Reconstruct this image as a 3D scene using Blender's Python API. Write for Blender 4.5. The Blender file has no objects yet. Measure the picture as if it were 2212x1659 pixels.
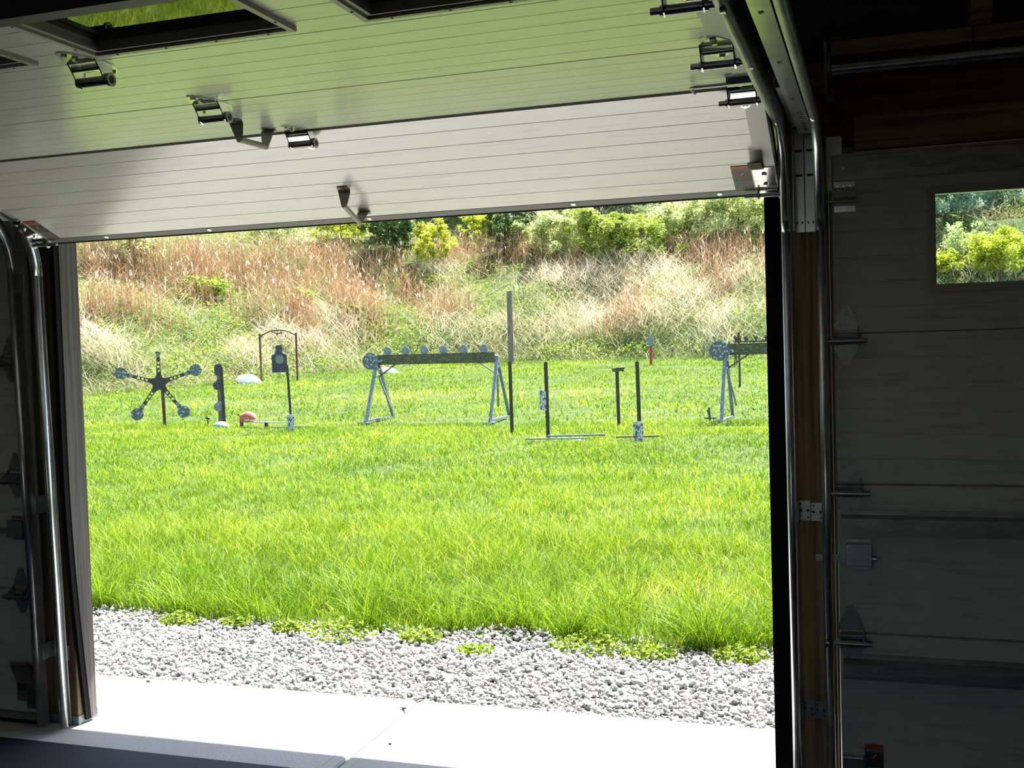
import bpy, math, random
import numpy as np
from mathutils import Matrix, Vector
random.seed(7)
SC = bpy.context.scene
COL = SC.collection

# ------------------------------------------------------------------ camera, world, sun, exposure
EYE = 1.46
def make_camera():
    f, yaw, pitch, roll = 2372.68, math.radians(18.4508), math.radians(2.1682), math.radians(1.7012)
    cy, sy = math.cos(yaw), math.sin(yaw)
    fwd = Vector((-sy*math.cos(pitch), cy*math.cos(pitch), -math.sin(pitch)))
    right = Vector((cy, sy, 0)); down = fwd.cross(right)
    c, s = math.cos(roll), math.sin(roll)
    r2 = c*right + s*down; d2 = -s*right + c*down
    cam = bpy.data.cameras.new('camera'); cam.sensor_width = 36; cam.lens = f/2212*36
    cam.clip_start = .05; cam.clip_end = 500
    o = bpy.data.objects.new('camera', cam); COL.objects.link(o)
    m = Matrix((r2, -d2, -fwd)).transposed().to_4x4(); m.translation = (0, 0, EYE)
    o.matrix_world = m; SC.camera = o
make_camera()

SUN_EL, SUN_AZ = math.radians(58), (0.25, 0.97)      # towards the sun: mostly straight out of the doors
world = bpy.data.worlds.new('world'); SC.world = world; world.use_nodes = True
nt = world.node_tree; nt.nodes.clear()
wo = nt.nodes.new('ShaderNodeOutputWorld'); bg = nt.nodes.new('ShaderNodeBackground'); sk = nt.nodes.new('ShaderNodeTexSky')
sk.sky_type = 'NISHITA'; sk.sun_disc = False; sk.sun_elevation = SUN_EL; sk.sun_rotation = math.atan2(SUN_AZ[0], SUN_AZ[1])
sk.air_density = 1.0; sk.dust_density = 1.5
bg.inputs['Strength'].default_value = 0.14
nt.links.new(sk.outputs[0], bg.inputs[0]); nt.links.new(bg.outputs[0], wo.inputs[0])
sl = bpy.data.lights.new('sun', 'SUN'); sl.energy = 7.5; sl.angle = math.radians(.53); sl.color = (1, .96, .88)
so = bpy.data.objects.new('sun', sl); COL.objects.link(so)
sd = Vector((SUN_AZ[0]*math.cos(SUN_EL), SUN_AZ[1]*math.cos(SUN_EL), math.sin(SUN_EL))).normalized()
so.rotation_euler = sd.to_track_quat('Z', 'Y').to_euler(); so.location = (3, 12, 20)
SC.view_settings.view_transform = 'Standard'; SC.view_settings.look = 'None'
SC.view_settings.gamma = 1; SC.view_settings.use_curve_mapping = False
SC.view_settings.exposure = 2.15

# ------------------------------------------------------------------ materials
def mat(name, col=(.5,.5,.5), rough=.6, metal=0., spec=.5, noise=None, bump=None, trans=0., ramp=None, attr=None, wear=None):
    """noise=(scale xyz, col2, contrast lo, hi); bump=(scale xyz, strength, distance); ramp+attr: colours by a mesh attribute"""
    m = bpy.data.materials.new(name); m.use_nodes = True
    t = m.node_tree; t.nodes.clear(); L = t.links.new
    out = t.nodes.new('ShaderNodeOutputMaterial'); p = t.nodes.new('ShaderNodeBsdfPrincipled')
    p.inputs['Roughness'].default_value = rough; p.inputs['Metallic'].default_value = metal
    p.inputs['Specular IOR Level'].default_value = spec
    p.inputs['Base Color'].default_value = (*col, 1)
    src = None
    if noise or bump or wear:
        tc = t.nodes.new('ShaderNodeTexCoord')
    def nz(scale, detail=6):
        mp = t.nodes.new('ShaderNodeMapping'); mp.inputs['Scale'].default_value = scale
        L(tc.outputs['Object'], mp.inputs[0])
        n = t.nodes.new('ShaderNodeTexNoise'); n.inputs['Scale'].default_value = 1; n.inputs['Detail'].default_value = detail
        L(mp.outputs[0], n.inputs['Vector']); return n
    if ramp and attr:
        a = t.nodes.new('ShaderNodeAttribute'); a.attribute_name = attr
        r = t.nodes.new('ShaderNodeValToRGB'); e = r.color_ramp.elements
        e[0].position, e[0].color = ramp[0][0], (*ramp[0][1], 1)
        e[1].position, e[1].color = ramp[-1][0], (*ramp[-1][1], 1)
        for q, c in ramp[1:-1]:
            k = e.new(q); k.color = (*c, 1)
        L(a.outputs['Fac'], r.inputs[0]); src = r.outputs[0]
    if noise:
        n = nz(noise[0]); mr = t.nodes.new('ShaderNodeMapRange')
        mr.inputs[1].default_value = noise[2]; mr.inputs[2].default_value = noise[3]
        L(n.outputs['Fac'], mr.inputs[0])
        mx = t.nodes.new('ShaderNodeMix'); mx.data_type = 'RGBA'
        L(mr.outputs[0], mx.inputs['Factor'])
        mx.inputs[6].default_value = (*col, 1); mx.inputs[7].default_value = (*noise[1], 1)
        if src: L(src, mx.inputs[6])
        src = mx.outputs[2]
    if wear:                                   # (scale, colour, lo, hi): a second blotch layer
        n = nz(wear[0], 8); mr = t.nodes.new('ShaderNodeMapRange')
        mr.inputs[1].default_value = wear[2]; mr.inputs[2].default_value = wear[3]; L(n.outputs['Fac'], mr.inputs[0])
        mx = t.nodes.new('ShaderNodeMix'); mx.data_type = 'RGBA'; L(mr.outputs[0], mx.inputs['Factor'])
        mx.inputs[6].default_value = (*col, 1); mx.inputs[7].default_value = (*wear[1], 1)
        if src: L(src, mx.inputs[6])
        src = mx.outputs[2]
    if src: L(src, p.inputs['Base Color'])
    if bump:
        n = nz(bump[0]); b = t.nodes.new('ShaderNodeBump'); b.inputs['Strength'].default_value = bump[1]
        b.inputs['Distance'].default_value = bump[2]; L(n.outputs['Fac'], b.inputs['Height']); L(b.outputs[0], p.inputs['Normal'])
    if trans:
        tr = t.nodes.new('ShaderNodeBsdfTranslucent'); ms = t.nodes.new('ShaderNodeMixShader')
        ms.inputs[0].default_value = trans
        if src: L(src, tr.inputs[0])
        else: tr.inputs[0].default_value = (*col, 1)
        L(p.outputs[0], ms.inputs[1]); L(tr.outputs[0], ms.inputs[2]); L(ms.outputs[0], out.inputs[0])
    else: L(p.outputs[0], out.inputs[0])
    return m
def glass_mat(name, ior, tint):
    m = bpy.data.materials.new(name); m.use_nodes = True; t = m.node_tree; t.nodes.clear(); L = t.links.new
    out = t.nodes.new('ShaderNodeOutputMaterial'); tr = t.nodes.new('ShaderNodeBsdfTransparent'); tr.inputs[0].default_value = (*tint, 1)
    gl = t.nodes.new('ShaderNodeBsdfGlossy'); gl.inputs['Roughness'].default_value = .02
    fr = t.nodes.new('ShaderNodeFresnel'); fr.inputs[0].default_value = ior
    ms = t.nodes.new('ShaderNodeMixShader'); L(fr.outputs[0], ms.inputs[0]); L(tr.outputs[0], ms.inputs[1]); L(gl.outputs[0], ms.inputs[2]); L(ms.outputs[0], out.inputs[0])
    return m
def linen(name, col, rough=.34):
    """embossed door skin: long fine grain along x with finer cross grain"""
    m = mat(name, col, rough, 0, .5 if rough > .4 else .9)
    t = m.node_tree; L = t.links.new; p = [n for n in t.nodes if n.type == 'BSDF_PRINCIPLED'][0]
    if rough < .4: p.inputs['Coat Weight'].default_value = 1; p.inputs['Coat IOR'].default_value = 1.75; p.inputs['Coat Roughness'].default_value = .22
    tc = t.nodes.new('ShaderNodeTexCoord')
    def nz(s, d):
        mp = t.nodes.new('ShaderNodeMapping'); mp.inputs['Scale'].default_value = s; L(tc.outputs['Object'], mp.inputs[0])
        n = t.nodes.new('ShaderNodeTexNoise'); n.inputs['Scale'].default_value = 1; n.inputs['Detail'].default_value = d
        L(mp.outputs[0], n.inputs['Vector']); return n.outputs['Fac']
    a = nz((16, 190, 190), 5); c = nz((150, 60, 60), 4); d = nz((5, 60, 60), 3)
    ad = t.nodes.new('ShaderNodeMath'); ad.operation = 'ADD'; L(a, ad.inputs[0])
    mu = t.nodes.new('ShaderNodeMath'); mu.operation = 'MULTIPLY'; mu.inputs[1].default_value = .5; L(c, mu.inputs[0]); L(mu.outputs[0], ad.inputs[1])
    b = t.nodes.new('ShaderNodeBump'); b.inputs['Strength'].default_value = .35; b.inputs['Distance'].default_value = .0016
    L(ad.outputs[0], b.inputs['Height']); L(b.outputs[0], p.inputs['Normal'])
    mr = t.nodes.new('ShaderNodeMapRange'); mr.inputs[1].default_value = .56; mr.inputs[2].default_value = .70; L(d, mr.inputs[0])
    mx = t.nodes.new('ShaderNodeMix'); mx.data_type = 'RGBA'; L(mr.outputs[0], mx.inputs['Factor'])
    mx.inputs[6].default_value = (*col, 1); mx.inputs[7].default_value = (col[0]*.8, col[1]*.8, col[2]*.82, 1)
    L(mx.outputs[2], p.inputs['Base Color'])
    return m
MT = dict(
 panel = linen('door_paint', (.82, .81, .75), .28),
 panel2 = linen('door_paint_dull', (.56, .55, .50), .5),  # closed doors: same skin, darker and rougher
 stile = mat('stile_paint', (.66, .66, .63), .4, .1, bump=((60,60,60),.15,.001)),
 edge = mat('section_edge', (.09, .09, .085), .6),
 seam = mat('joint_gap', (.03, .03, .03), .8),
 galv = mat('galvanised', (.62, .64, .64), .28, .95, .5, ((14,14,14),(.45,.47,.48),.35,.7), ((40,40,8),.12,.001)),
 zinc = mat('bright_zinc', (.93, .93, .91), .14, 1., .5, ((30,30,30),(.6,.6,.6),.5,.75)),
 steel = mat('dark_steel', (.30, .30, .31), .3, .9, .5),
 seal = mat('seal_rubber', (.010,.010,.010), .8, 0, .1),
 black = mat('black_rubber', (.018, .018, .018), .55),
 blacksteel = mat('black_steel', (.03, .028, .028), .38, .3, .5, ((9,9,6),(.10,.06,.04),.56,.72)),
 retainer = mat('grey_retainer', (.20, .20, .185), .5),
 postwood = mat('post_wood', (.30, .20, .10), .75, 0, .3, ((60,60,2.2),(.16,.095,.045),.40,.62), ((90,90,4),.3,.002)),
 postshade = mat('post_wood_shaded', (.17, .115, .06), .75, 0, .3, ((60,60,2.2),(.09,.055,.03),.40,.62), ((90,90,4),.3,.002)),  # same timber as the other post, with shade put into its colour
 hdrwood = mat('header_wood', (.34, .23, .12), .75, 0, .3, ((2.2,60,60),(.17,.10,.05),.42,.62), ((4,90,90),.3,.002)),
 redwood = mat('sheathing_wood', (.20, .105, .055), .8, 0, .3, ((3,30,30),(.11,.055,.03),.4,.65)),
 trimwood = mat('weathered_trim', (.13, .118, .105), .85, 0, .3, ((70,70,2),(.075,.065,.058),.40,.64), ((100,100,5),.5,.003)),
 greytrim = mat('grey_trim', (.22,.22,.20), .6),
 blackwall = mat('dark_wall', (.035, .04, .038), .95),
 wall = mat('interior_wall', (.62, .60, .55), .9),
 ceilm = mat('ceiling_board', (.55, .52, .46), .9, noise=((3,3,3),(.45,.42,.37),.4,.6)),
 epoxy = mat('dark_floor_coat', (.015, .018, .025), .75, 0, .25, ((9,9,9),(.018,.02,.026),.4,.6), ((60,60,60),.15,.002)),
 concrete = mat('concrete', (.41, .41, .40), .85, 0, .2, ((120,120,120),(.29,.29,.28),.50,.68), ((90,90,90),.35,.002), wear=((3,3,3),(.36,.36,.35),.45,.7)),
 gravelbase = mat('gravel_bed', (.16,.155,.145), .95, noise=((60,60,60),(.07,.07,.065),.4,.6)),
 stone = mat('crushed_stone', (.5,.5,.5), .85, ramp=[(0,(.13,.13,.13)),(.35,(.30,.30,.295)),(.8,(.46,.455,.44)),(.93,(.50,.44,.36)),(1,(.62,.62,.60))], attr='tint'),
 lawn = mat('lawn_soil', (.045,.075,.012), .95, 0, .1, ((3,3,3),(.035,.05,.012),.4,.62), wear=((1.1,1.1,1.1),(.11,.11,.035),.58,.8)),
 blade = mat('grass_blades', (.2,.35,.05), .55, 0, .22, trans=.36, attr='tint',
     ramp=[(0,(0.047,0.117,0.004)),(.30,(0.114,0.213,0.005)),(.62,(0.203,0.313,0.007)),(.80,(0.297,0.373,0.013)),(.93,(0.423,0.417,0.040)),(1,(0.525,0.497,0.109))]),
 bank = mat('bank_soil', (.10,.085,.05), .95, 0, .1, ((1.4,1.4,1.4),(.06,.085,.025),.40,.62), wear=((5,5,5),(.20,.16,.11),.55,.72)),
 reed = mat('dry_reeds', (.4,.25,.13), .7, 0, .2, trans=.25, attr='tint',
     ramp=[(0,(0.170,0.091,0.045)),(.45,(0.342,0.196,0.101)),(.75,(0.477,0.320,0.189)),(.9,(0.581,0.486,0.328)),(1,(0.725,0.694,0.557))]),
 straw = mat('dead_grass', (.7,.6,.45), .7, 0, .2, trans=.25, attr='tint',
     ramp=[(0,(0.202,0.139,0.080)),(.4,(0.421,0.334,0.210)),(.75,(0.590,0.513,0.355)),(1,(0.725,0.675,0.536))]),
 weed = mat('green_weeds', (.25,.4,.05), .55, 0, .3, trans=.4, attr='tint',
     ramp=[(0,(0.060,0.123,0.013)),(.4,(0.170,0.265,0.024)),(.75,(0.320,0.398,0.041)),(1,(0.552,0.568,0.150))]),
 bark = mat('bark', (.13,.10,.075), .9, bump=((30,30,6),.5,.01)),
 galvold = mat('weathered_grey_steel', (.13,.155,.17), .5, .3, .5, ((22,22,22),(.24,.28,.29),.5,.7)),
 pitted = mat('pitted_grey_steel', (.070,.088,.092), .5, .25, .5, ((26,26,26),(.34,.38,.36),.55,.62)),
 olive = mat('olive_mottled_steel', (.052,.055,.024), .7, .1, .4, ((30,30,30),(.12,.13,.06),.48,.66)),
 speck = mat('chipped_white_paint', (.42,.46,.46), .6, 0, .4, ((60,60,30),(.05,.06,.065),.50,.55)),
 rust = mat('rusty_steel', (.075,.038,.024), .8, .2, .3, ((25,25,25),(.15,.075,.04),.45,.65)),
 dgrey = mat('dark_grey_paint', (.030,.034,.042), .55, .1, .4, ((20,20,20),(.08,.09,.095),.5,.7)),
 patch = mat('worn_round_patch', (.20,.20,.17), .7, 0, .3, ((50,50,50),(.09,.095,.09),.45,.6)),
 redp = mat('red_paint', (.26,.025,.018), .5),
 orange = mat('orange_paint', (.36,.075,.03), .5, 0, .4, ((7,7,14),(.62,.48,.38),.55,.62)),
 whitestone = mat('pale_rock', (.86,.80,.70), .9, bump=((9,9,9),.5,.02)),
 oldwood = mat('weathered_pole', (.21,.18,.15), .85, 0, .2, ((40,40,3),(.12,.10,.08),.4,.6), ((60,60,4),.5,.01)),
 pole2 = mat('weathered_post_wood', (.17,.14,.11), .85, 0, .2, ((50,50,4),(.09,.072,.056),.42,.6)),
 bluish = mat('blue_grey_stone', (.26,.33,.34), .8, 0, .3, ((20,20,20),(.13,.19,.19),.48,.62)),
 labelblk = mat('label_black', (.055,.05,.045), .4),
 labelred = mat('label_red', (.50,.07,.03), .4),
 labelwht = mat('label_print', (.55,.53,.50), .5),
 glass = glass_mat('window_glass', 1.5, (.86,.93,.90)),
 glassdk = glass_mat('overhead_glass', 2.3, (.30,.33,.30)),
 frame = mat('window_trim', (.42,.41,.35), .4),
)
# ------------------------------------------------------------------ mesh builder
class MB:
    def __init__(s): s.v = []; s.f = []; s.mi = []; s.sm = []; s.cur = 0
    def add(s, vs, fs, smooth=False):
        o = len(s.v); s.v += [tuple(v) for v in vs]
        for f in fs: s.f.append(tuple(i+o for i in f)); s.mi.append(s.cur); s.sm.append(smooth)
        return s
    def m(s, i): s.cur = i; return s
    def box(s, x0, x1, y0, y1, z0, z1):
        v = [(x,y,z) for z in (z0,z1) for y in (y0,y1) for x in (x0,x1)]
        return s.add(v, [(0,2,3,1),(4,5,7,6),(0,1,5,4),(2,6,7,3),(0,4,6,2),(1,3,7,5)])
    def tube(s, p0, p1, r, n=12, r1=None, caps=True, smooth=True):
        p0, p1 = Vector(p0), Vector(p1); r1 = r if r1 is None else r1
        d = (p1-p0).normalized(); a = d.orthogonal().normalized(); b = d.cross(a)
        v = []
        for p, q in ((p0,r),(p1,r1)):
            for k in range(n):
                t = 2*math.pi*k/n; v.append(p+(a*math.cos(t)+b*math.sin(t))*q)
        s.add(v, [(k,(k+1)%n,n+(k+1)%n,n+k) for k in range(n)], smooth)
        if caps:
            s.add(v[:n], [tuple(reversed(range(n)))]); s.add(v[n:], [tuple(range(n))])
        return s
    def bar(s, p0, p1, w, h, up=(0,0,1)):
        p0, p1 = Vector(p0), Vector(p1); d = (p1-p0).normalized(); u = Vector(up)
        a = d.cross(u).normalized(); b = a.cross(d)
        v = [p + a*(x*w/2) + b*(z*h/2) for p in (p0,p1) for z in (-1,1) for x in (-1,1)]
        return s.add(v, [(0,1,3,2),(4,6,7,5),(0,4,5,1),(2,3,7,6),(0,2,6,4),(1,5,7,3)])
    def prism(s, poly, fn, t0, t1, smooth=False):
        """poly of (a,b); fn(a,b,t)->xyz"""
        n = len(poly); v = [fn(a,b,t0) for a,b in poly]+[fn(a,b,t1) for a,b in poly]
        s.add(v, [tuple(reversed(range(n))), tuple(range(n,2*n))]); 
        return s.add(v, [(k,(k+1)%n,n+(k+1)%n,n+k) for k in range(n)], smooth)
    def poly_x(s, poly, x0, x1): return s.prism(poly, lambda a,b,t:(t,a,b), x0, x1)      # (y,z) outline
    def poly_y(s, poly, y0, y1): return s.prism(poly, lambda a,b,t:(a,t,b), y0, y1)      # (x,z)
    def poly_z(s, poly, z0, z1): return s.prism(poly, lambda a,b,t:(a,b,t), z0, z1)      # (x,y)
    def disc_y(s, x, z, r, y0, y1, n=32): return s.tube((x,y0,z),(x,y1,z), r, n)
    def ball(s, c, rx, ry, rz, nu=16, nv=10, z0=-1, fn=None):
        v = []; fs = []
        for j in range(nv+1):
            t = -math.pi/2+math.pi*j/nv
            for i in range(nu):
                p = 2*math.pi*i/nu; x, y, z = math.cos(t)*math.cos(p), math.cos(t)*math.sin(p), max(z0, math.sin(t))
                if fn: x,y,z = fn(x,y,z)
                v.append((c[0]+x*rx, c[1]+y*ry, c[2]+z*rz))
        for j in range(nv):
            for i in range(nu): fs.append((j*nu+i, j*nu+(i+1)%nu, (j+1)*nu+(i+1)%nu, (j+1)*nu+i))
        return s.add(v, fs, True)
    def path(s, pts, r, n=8):
        for a, b in zip(pts[:-1], pts[1:]): s.tube(a, b, r, n)
        for p in pts[1:-1]: s.ball(p, r, r, r, n, 6)
        return s
    def xf(s, M):
        s.v = [tuple(M @ Vector(v)) for v in s.v]; return s
    def build(s, name, mats, parent=None, M=None, bevel=0):
        if M is not None: s.xf(M)
        me = bpy.data.meshes.new(name); me.from_pydata(s.v, [], s.f)
        if not isinstance(mats, (list, tuple)): mats = [mats]
        for k in mats: me.materials.append(k)
        me.polygons.foreach_set('material_index', s.mi); me.polygons.foreach_set('use_smooth', s.sm); me.update()
        o = bpy.data.objects.new(name, me); COL.objects.link(o)
        if parent is not None:
            o.parent = parent
        if bevel:
            b = o.modifiers.new('bevel', 'BEVEL'); b.width = bevel; b.segments = 2; b.limit_method = 'ANGLE'
        return o
def tag(o, label, cat=None, group=None, kind=None):
    if label: o['label'] = label
    if cat: o['category'] = cat
    if group: o['group'] = group
    if kind: o['kind'] = kind
    return o
def thing(name, label, cat, loc=(0,0,0), rz=0, group=None, kind=None):
    o = bpy.data.objects.new(name, None); COL.objects.link(o); o.empty_display_size = .1
    o.location = loc; o.rotation_euler = (0,0,rz); return tag(o, label, cat, group, kind)
def off(loc): return Matrix.Translation(-Vector(loc))
def copy_tree(o, parent=None):
    c = o.copy(); COL.objects.link(c); c.parent = parent
    for ch in list(o.children): copy_tree(ch, c)
    return c

# ------------------------------------------------------------------ room and ground
DP = 3.477                    # inner face of the closed doors
FACE = 3.515                  # inner face of the posts
XL, XR, YB, ZC = -6.6, 3.6, -4.5, 3.1
def st(name, m, mats, label=None, cat=None, bevel=0):
    o = m.build(name, mats, bevel=bevel); o['kind'] = 'structure'
    if label: tag(o, label, cat)
    return o
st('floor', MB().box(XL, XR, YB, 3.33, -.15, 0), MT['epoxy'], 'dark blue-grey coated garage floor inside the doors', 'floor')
a = MB()                                   # apron in two pours with tooled edges and a groove between
def slab(x0, x1):
    a.poly_y([(x0,-.15),(x1,-.15),(x1,-.012),(x1-.006,-.003),(x1-.014,0),(x0+.014,0),(x0+.006,-.003),(x0,-.012)], 3.331, 4.10)
slab(XL-.5, -1.822); slab(-1.810, XR+.5)
for x in (-1.868, -1.766): a.box(x-.002, x+.002, 3.332, 4.095, -.001, .0012)
st('concrete_apron', a, MT['concrete'], 'sunlit concrete apron strip across the open doorway', 'apron')
st('wall_left', MB().box(XL-.1, XL, YB, 3.62, 0, ZC), MT['wall'])
st('wall_right', MB().box(XR, XR+.1, YB, 3.62, 0, ZC), MT['wall'])
w = MB(); w.box(XL-.1, XR+.1, YB-.1, YB, 0, 1.2); w.box(XL-.1, XR+.1, YB-.1, YB, 2.0, ZC)
for a_, b_ in ((XL-.1,-2.2),(-.2,XR+.1)): w.box(a_, b_, YB-.1, YB, 1.2, 2.0)  # unseen window opening, added so sky light brightens the interior
st('wall_back', w, MT['wall'])
st('ceiling', MB().box(XL-.1, XR+.1, YB-.1, 3.62, ZC, ZC+.1), MT['ceilm'])
st('wall_front_left', MB().box(XL-.1, -5.90, 3.53, 3.62, 0, 2.02), MT['wall']); st('wall_front_right', MB().box(2.60, XR+.1, 3.53, 3.62, 0, 2.02), MT['wall'])
st('trim_3', MB().poly_y([(-.134,.0),(-.1285,.0),(-.1250,1.3),(-.1250,1.964),(-.134,1.964)], 3.53, 3.60), MT['black']); st('trim_4', MB().box(-3.20,-3.166, 3.53, 3.60, 0, 1.964), MT['black'])
st('trim_1', MB().box(-.132, 2.60, 3.528, 3.60, 1.965, 2.02), MT['greytrim']); st('trim_2', MB().box(-5.9, -3.167, 3.528, 3.60, 1.965, 2.02), MT['greytrim'])
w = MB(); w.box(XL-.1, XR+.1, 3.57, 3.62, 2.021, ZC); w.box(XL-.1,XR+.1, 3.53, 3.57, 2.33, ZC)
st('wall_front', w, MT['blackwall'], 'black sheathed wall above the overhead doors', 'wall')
st('roof_overhang', MB().poly_x([(3.62,2.60),(4.96,2.44),(4.96,2.61),(3.62,3.2)], XL-.6, XR+.6), MT['greytrim'])
# posts between the doors
def post(x0, x1, name, label, cat='post', wood='postwood'):
    loc = ((x0+x1)/2, FACE+.05, 0); t = thing(name, label, cat, loc, kind=None)
    MB().box(x0, x1, FACE, 3.62, .035, 2.02).build('timber', MT[wood], t, off(loc), .003)
    MB().box(x0-.003, x1+.003, FACE-.003, 3.625, 0, .035).build('base_plate', MT['galvold'], t, off(loc))
    return t
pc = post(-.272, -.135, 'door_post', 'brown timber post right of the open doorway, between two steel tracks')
pl = post(-3.165, -3.019, 'door_post', 'brown timber post left of the open doorway with sunlit foot', wood='postshade')
# stop boards with rubber seals (weathered board that bows away at its foot)
def stop_board(name, x0, x1, ytop, ybot, label, zt=2.02, mt='trimwood', cx=None):
    loc = ((x0+x1)/2, 3.58, .03); t = thing(name, label, 'trim board', loc)
    n = 14; poly = [(3.60,.022)]+[(3.60, zt)]
    def ye(z):
        k = max(0, 1-z/1.0); return ytop+(ybot-ytop)*k**1.6
    front = [(ye(z), z) for z in np.linspace(zt, .012, n)]
    MB().poly_x(poly+front, x0, x1).build('board', MT[mt], t, off(loc))
    m = MB()
    for (ya,za),(yb,zb) in zip(front[:-1], front[1:]):
        m.poly_x([(ya-.001,za),(ya-.024,za),(yb-.024,zb),(yb-.001,zb)], x0-.006, x1-.004 if x0 < -1 else x1)
    m.build('rubber_seal', MT['seal'], t, off(loc)); return t
stop_board('stop_board', -3.018, -3.000, 3.500, 3.570, 'weathered grey stop board with curling black seal, left edge of the open doorway')
stop_board('stop_board', -.322, -.273, 3.535, 3.535, 'black edged stop board down the right side of the open doorway', mt='greytrim')
# header framing above the right closed door
def plank(name, x0, x1, y0, y1, z0, z1, m, label, cat='board'):
    o = MB().box(x0,x1,y0,y1,z0,z1).build(name, MT[m], bevel=.002); return tag(o, label, cat)
plank('header_board', -.058, 2.6, 3.49, 3.53, 2.006, 2.113, 'hdrwood', 'light brown header board directly above the windowed closed door')
plank('header_board', -.115, 2.6, 3.505, 3.569, 2.114, 2.285, 'redwood', 'dark reddish header board behind the steel torsion tube')
plank('sill_plate', -.118, .274, 3.46, 3.53, 2.287, 2.330, 'hdrwood', 'thin horizontal timber plate over the torsion tube, left of the stud')
plank('sill_plate', .277, 2.6, 3.46, 3.53, 2.287, 2.330, 'hdrwood', 'thin horizontal timber plate under the upright stud, right piece')
plank('wall_stud', .268, .325, 3.44, 3.53, 2.331, 2.80, 'hdrwood', 'upright timber stud at the top right above the timber plate', 'stud')
plank('header_board', -5.95, -3.165, 3.49, 3.569, 2.006, 2.285, 'redwood', 'dark header board over the leftmost closed door')
plank('header_board', -3.018, -.30, 3.53, 3.569, 1.99, 2.285, 'redwood', 'dark header board over the open doorway')
plank('cripple_block', -.30, -.060, 3.515, 3.569, 2.02, 2.285, 'redwood', 'dark timber block above the post beside the plate holes')
m = MB(); m.tube((-.115,3.42,2.235),(2.6,3.42,2.235), .0165, 20)
t = thing('torsion_shaft', 'long horizontal steel tube running above the right closed door', 'shaft', (-.1,3.42,2.235))
m.build('tube', MT['galv'], t, off((-.1,3.42,2.235)))
m = MB(); m.box(-.135,-.128,3.36,3.515,2.16,2.31); m.box(-.135,-.08,3.508,3.514,2.16,2.31); m.build('end_bearing_bracket', MT['steel'], t, off((-.1,3.42,2.235)), .001)
MB().tube((-.128,3.42,2.235),(-.118,3.42,2.235),.035,24).build('bearing', MT['steel'], t, off((-.1,3.42,2.235)))

# ------------------------------------------------------------------ overhead doors
def frame_at(P0, P1):
    """section frame: local x=world x, local y runs up the section, local z points into the room"""
    y0, z0 = P0; y1, z1 = P1; L = math.hypot(y1-y0, z1-z0); a, b = (y1-y0)/L, (z1-z0)/L
    M = Matrix(((1,0,0,0),(0,a,-b,y0),(0,b,a,z0),(0,0,0,1))); return M, L
def section_profile(L, wins=False):
    g = .0022; pts = []; n = int(round(L/.0762)); first = .012
    ys = [L*k/n for k in range(1, n)]
    if n and not wins: pass
    pts = [(first, -.010),(first*.3, 0)] if False else [(0,-.012),(.004,0)]
    for y in ys: pts += [(y-.0013,0),(y,-.0014),(y+.0013,0)]
    pts += [(L-.004,0),(L,-.012),(L,-.045),(0,-.045)]
    return pts
def prism_xs(m, prof, x0, x1):
    m.prism(prof, lambda a,b,t:(t,a,b), x0, x1)
def hinge(door, M, x, kind, side=0, ML=None):
    m = MB()
    m.prism([(-.036,.010),(.036,.010),(.036,.028),(.012,.080),(.006,.086),(-.006,.086),(-.012,.080),(-.036,.028)], lambda a,b,t:(x+a,b,t), .0005, .0035)
    Q = M.inverted() @ ML if ML is not None else Matrix.Identity(4)
    low = MB(); low.prism([(-.036,-.022),(-.036,-.046),(-.011,-.092),(-.005,-.097),(.005,-.097),(.011,-.092),(.036,-.046),(.036,-.022)][::-1], lambda a,b,t:(x+a,b,t), .0005, .0035)
    low.tube((x,-.086,.003),(x,-.086,.0085), .0068, 6, smooth=False); low.xf(Q); m.add(low.v, low.f)
    for sx in (-1,1):
        xx = x+sx*.036
        m.prism([(.020,.001),(.002,.022),(-.012,.044),(-.026,.049),(-.038,.042),(-.040,.028),(-.034,.001)][::-1], lambda a,b,t:(t,a,b), xx-.0015, xx+.0015)
    m.tube((x-.034,-.006,.012),(x+.034,-.006,.012), .0060, 14)
    m.m(1).tube((x-.044,-.024,.037),(x+.044,-.024,.037), .0105, 16, caps=(kind!='centre')).m(0)
    for bx, by in ((0,.070),(0,.036),(-.024,.018),(.024,.018),(-.024,-.044),(.024,-.044)):
        rr = .0068 if bx == 0 else .003
        m.tube((x+bx,by,.003),(x+bx,by,.0085 if bx==0 else .005), rr, 6, smooth=False)
    o = m.build('hinge', [MT['zinc'] if door.name == 'door_2' else MT['hingegalv'], MT['steel']], door, M)
    if kind == 'centre':
        r = MB(); r.tube((x+.0385,-.024,.037),(x+.0445,-.024,.037), .0150, 20); r.m(1).tube((x+.0446,-.024,.037),(x+.0452,-.024,.037), .0085, 16); r.build('hinge_knuckle', [MT['steel'], MT['black']], o)
    else:
        r = MB(); r.tube((x-side*.062,-.024,.037),(x+side*.064,-.024,.037), .0075, 12)
        r.tube((x+side*.064,-.024,.037),(x+side*.074,-.024,.037), .0195, 20)
        r.xf(M); r.build('roller', MT['steel'], o)
    if kind == 'centre': 
        r_o = o.children[0]; me = r_o.data
        for v in me.vertices: v.co = M @ v.co
    return o
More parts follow.
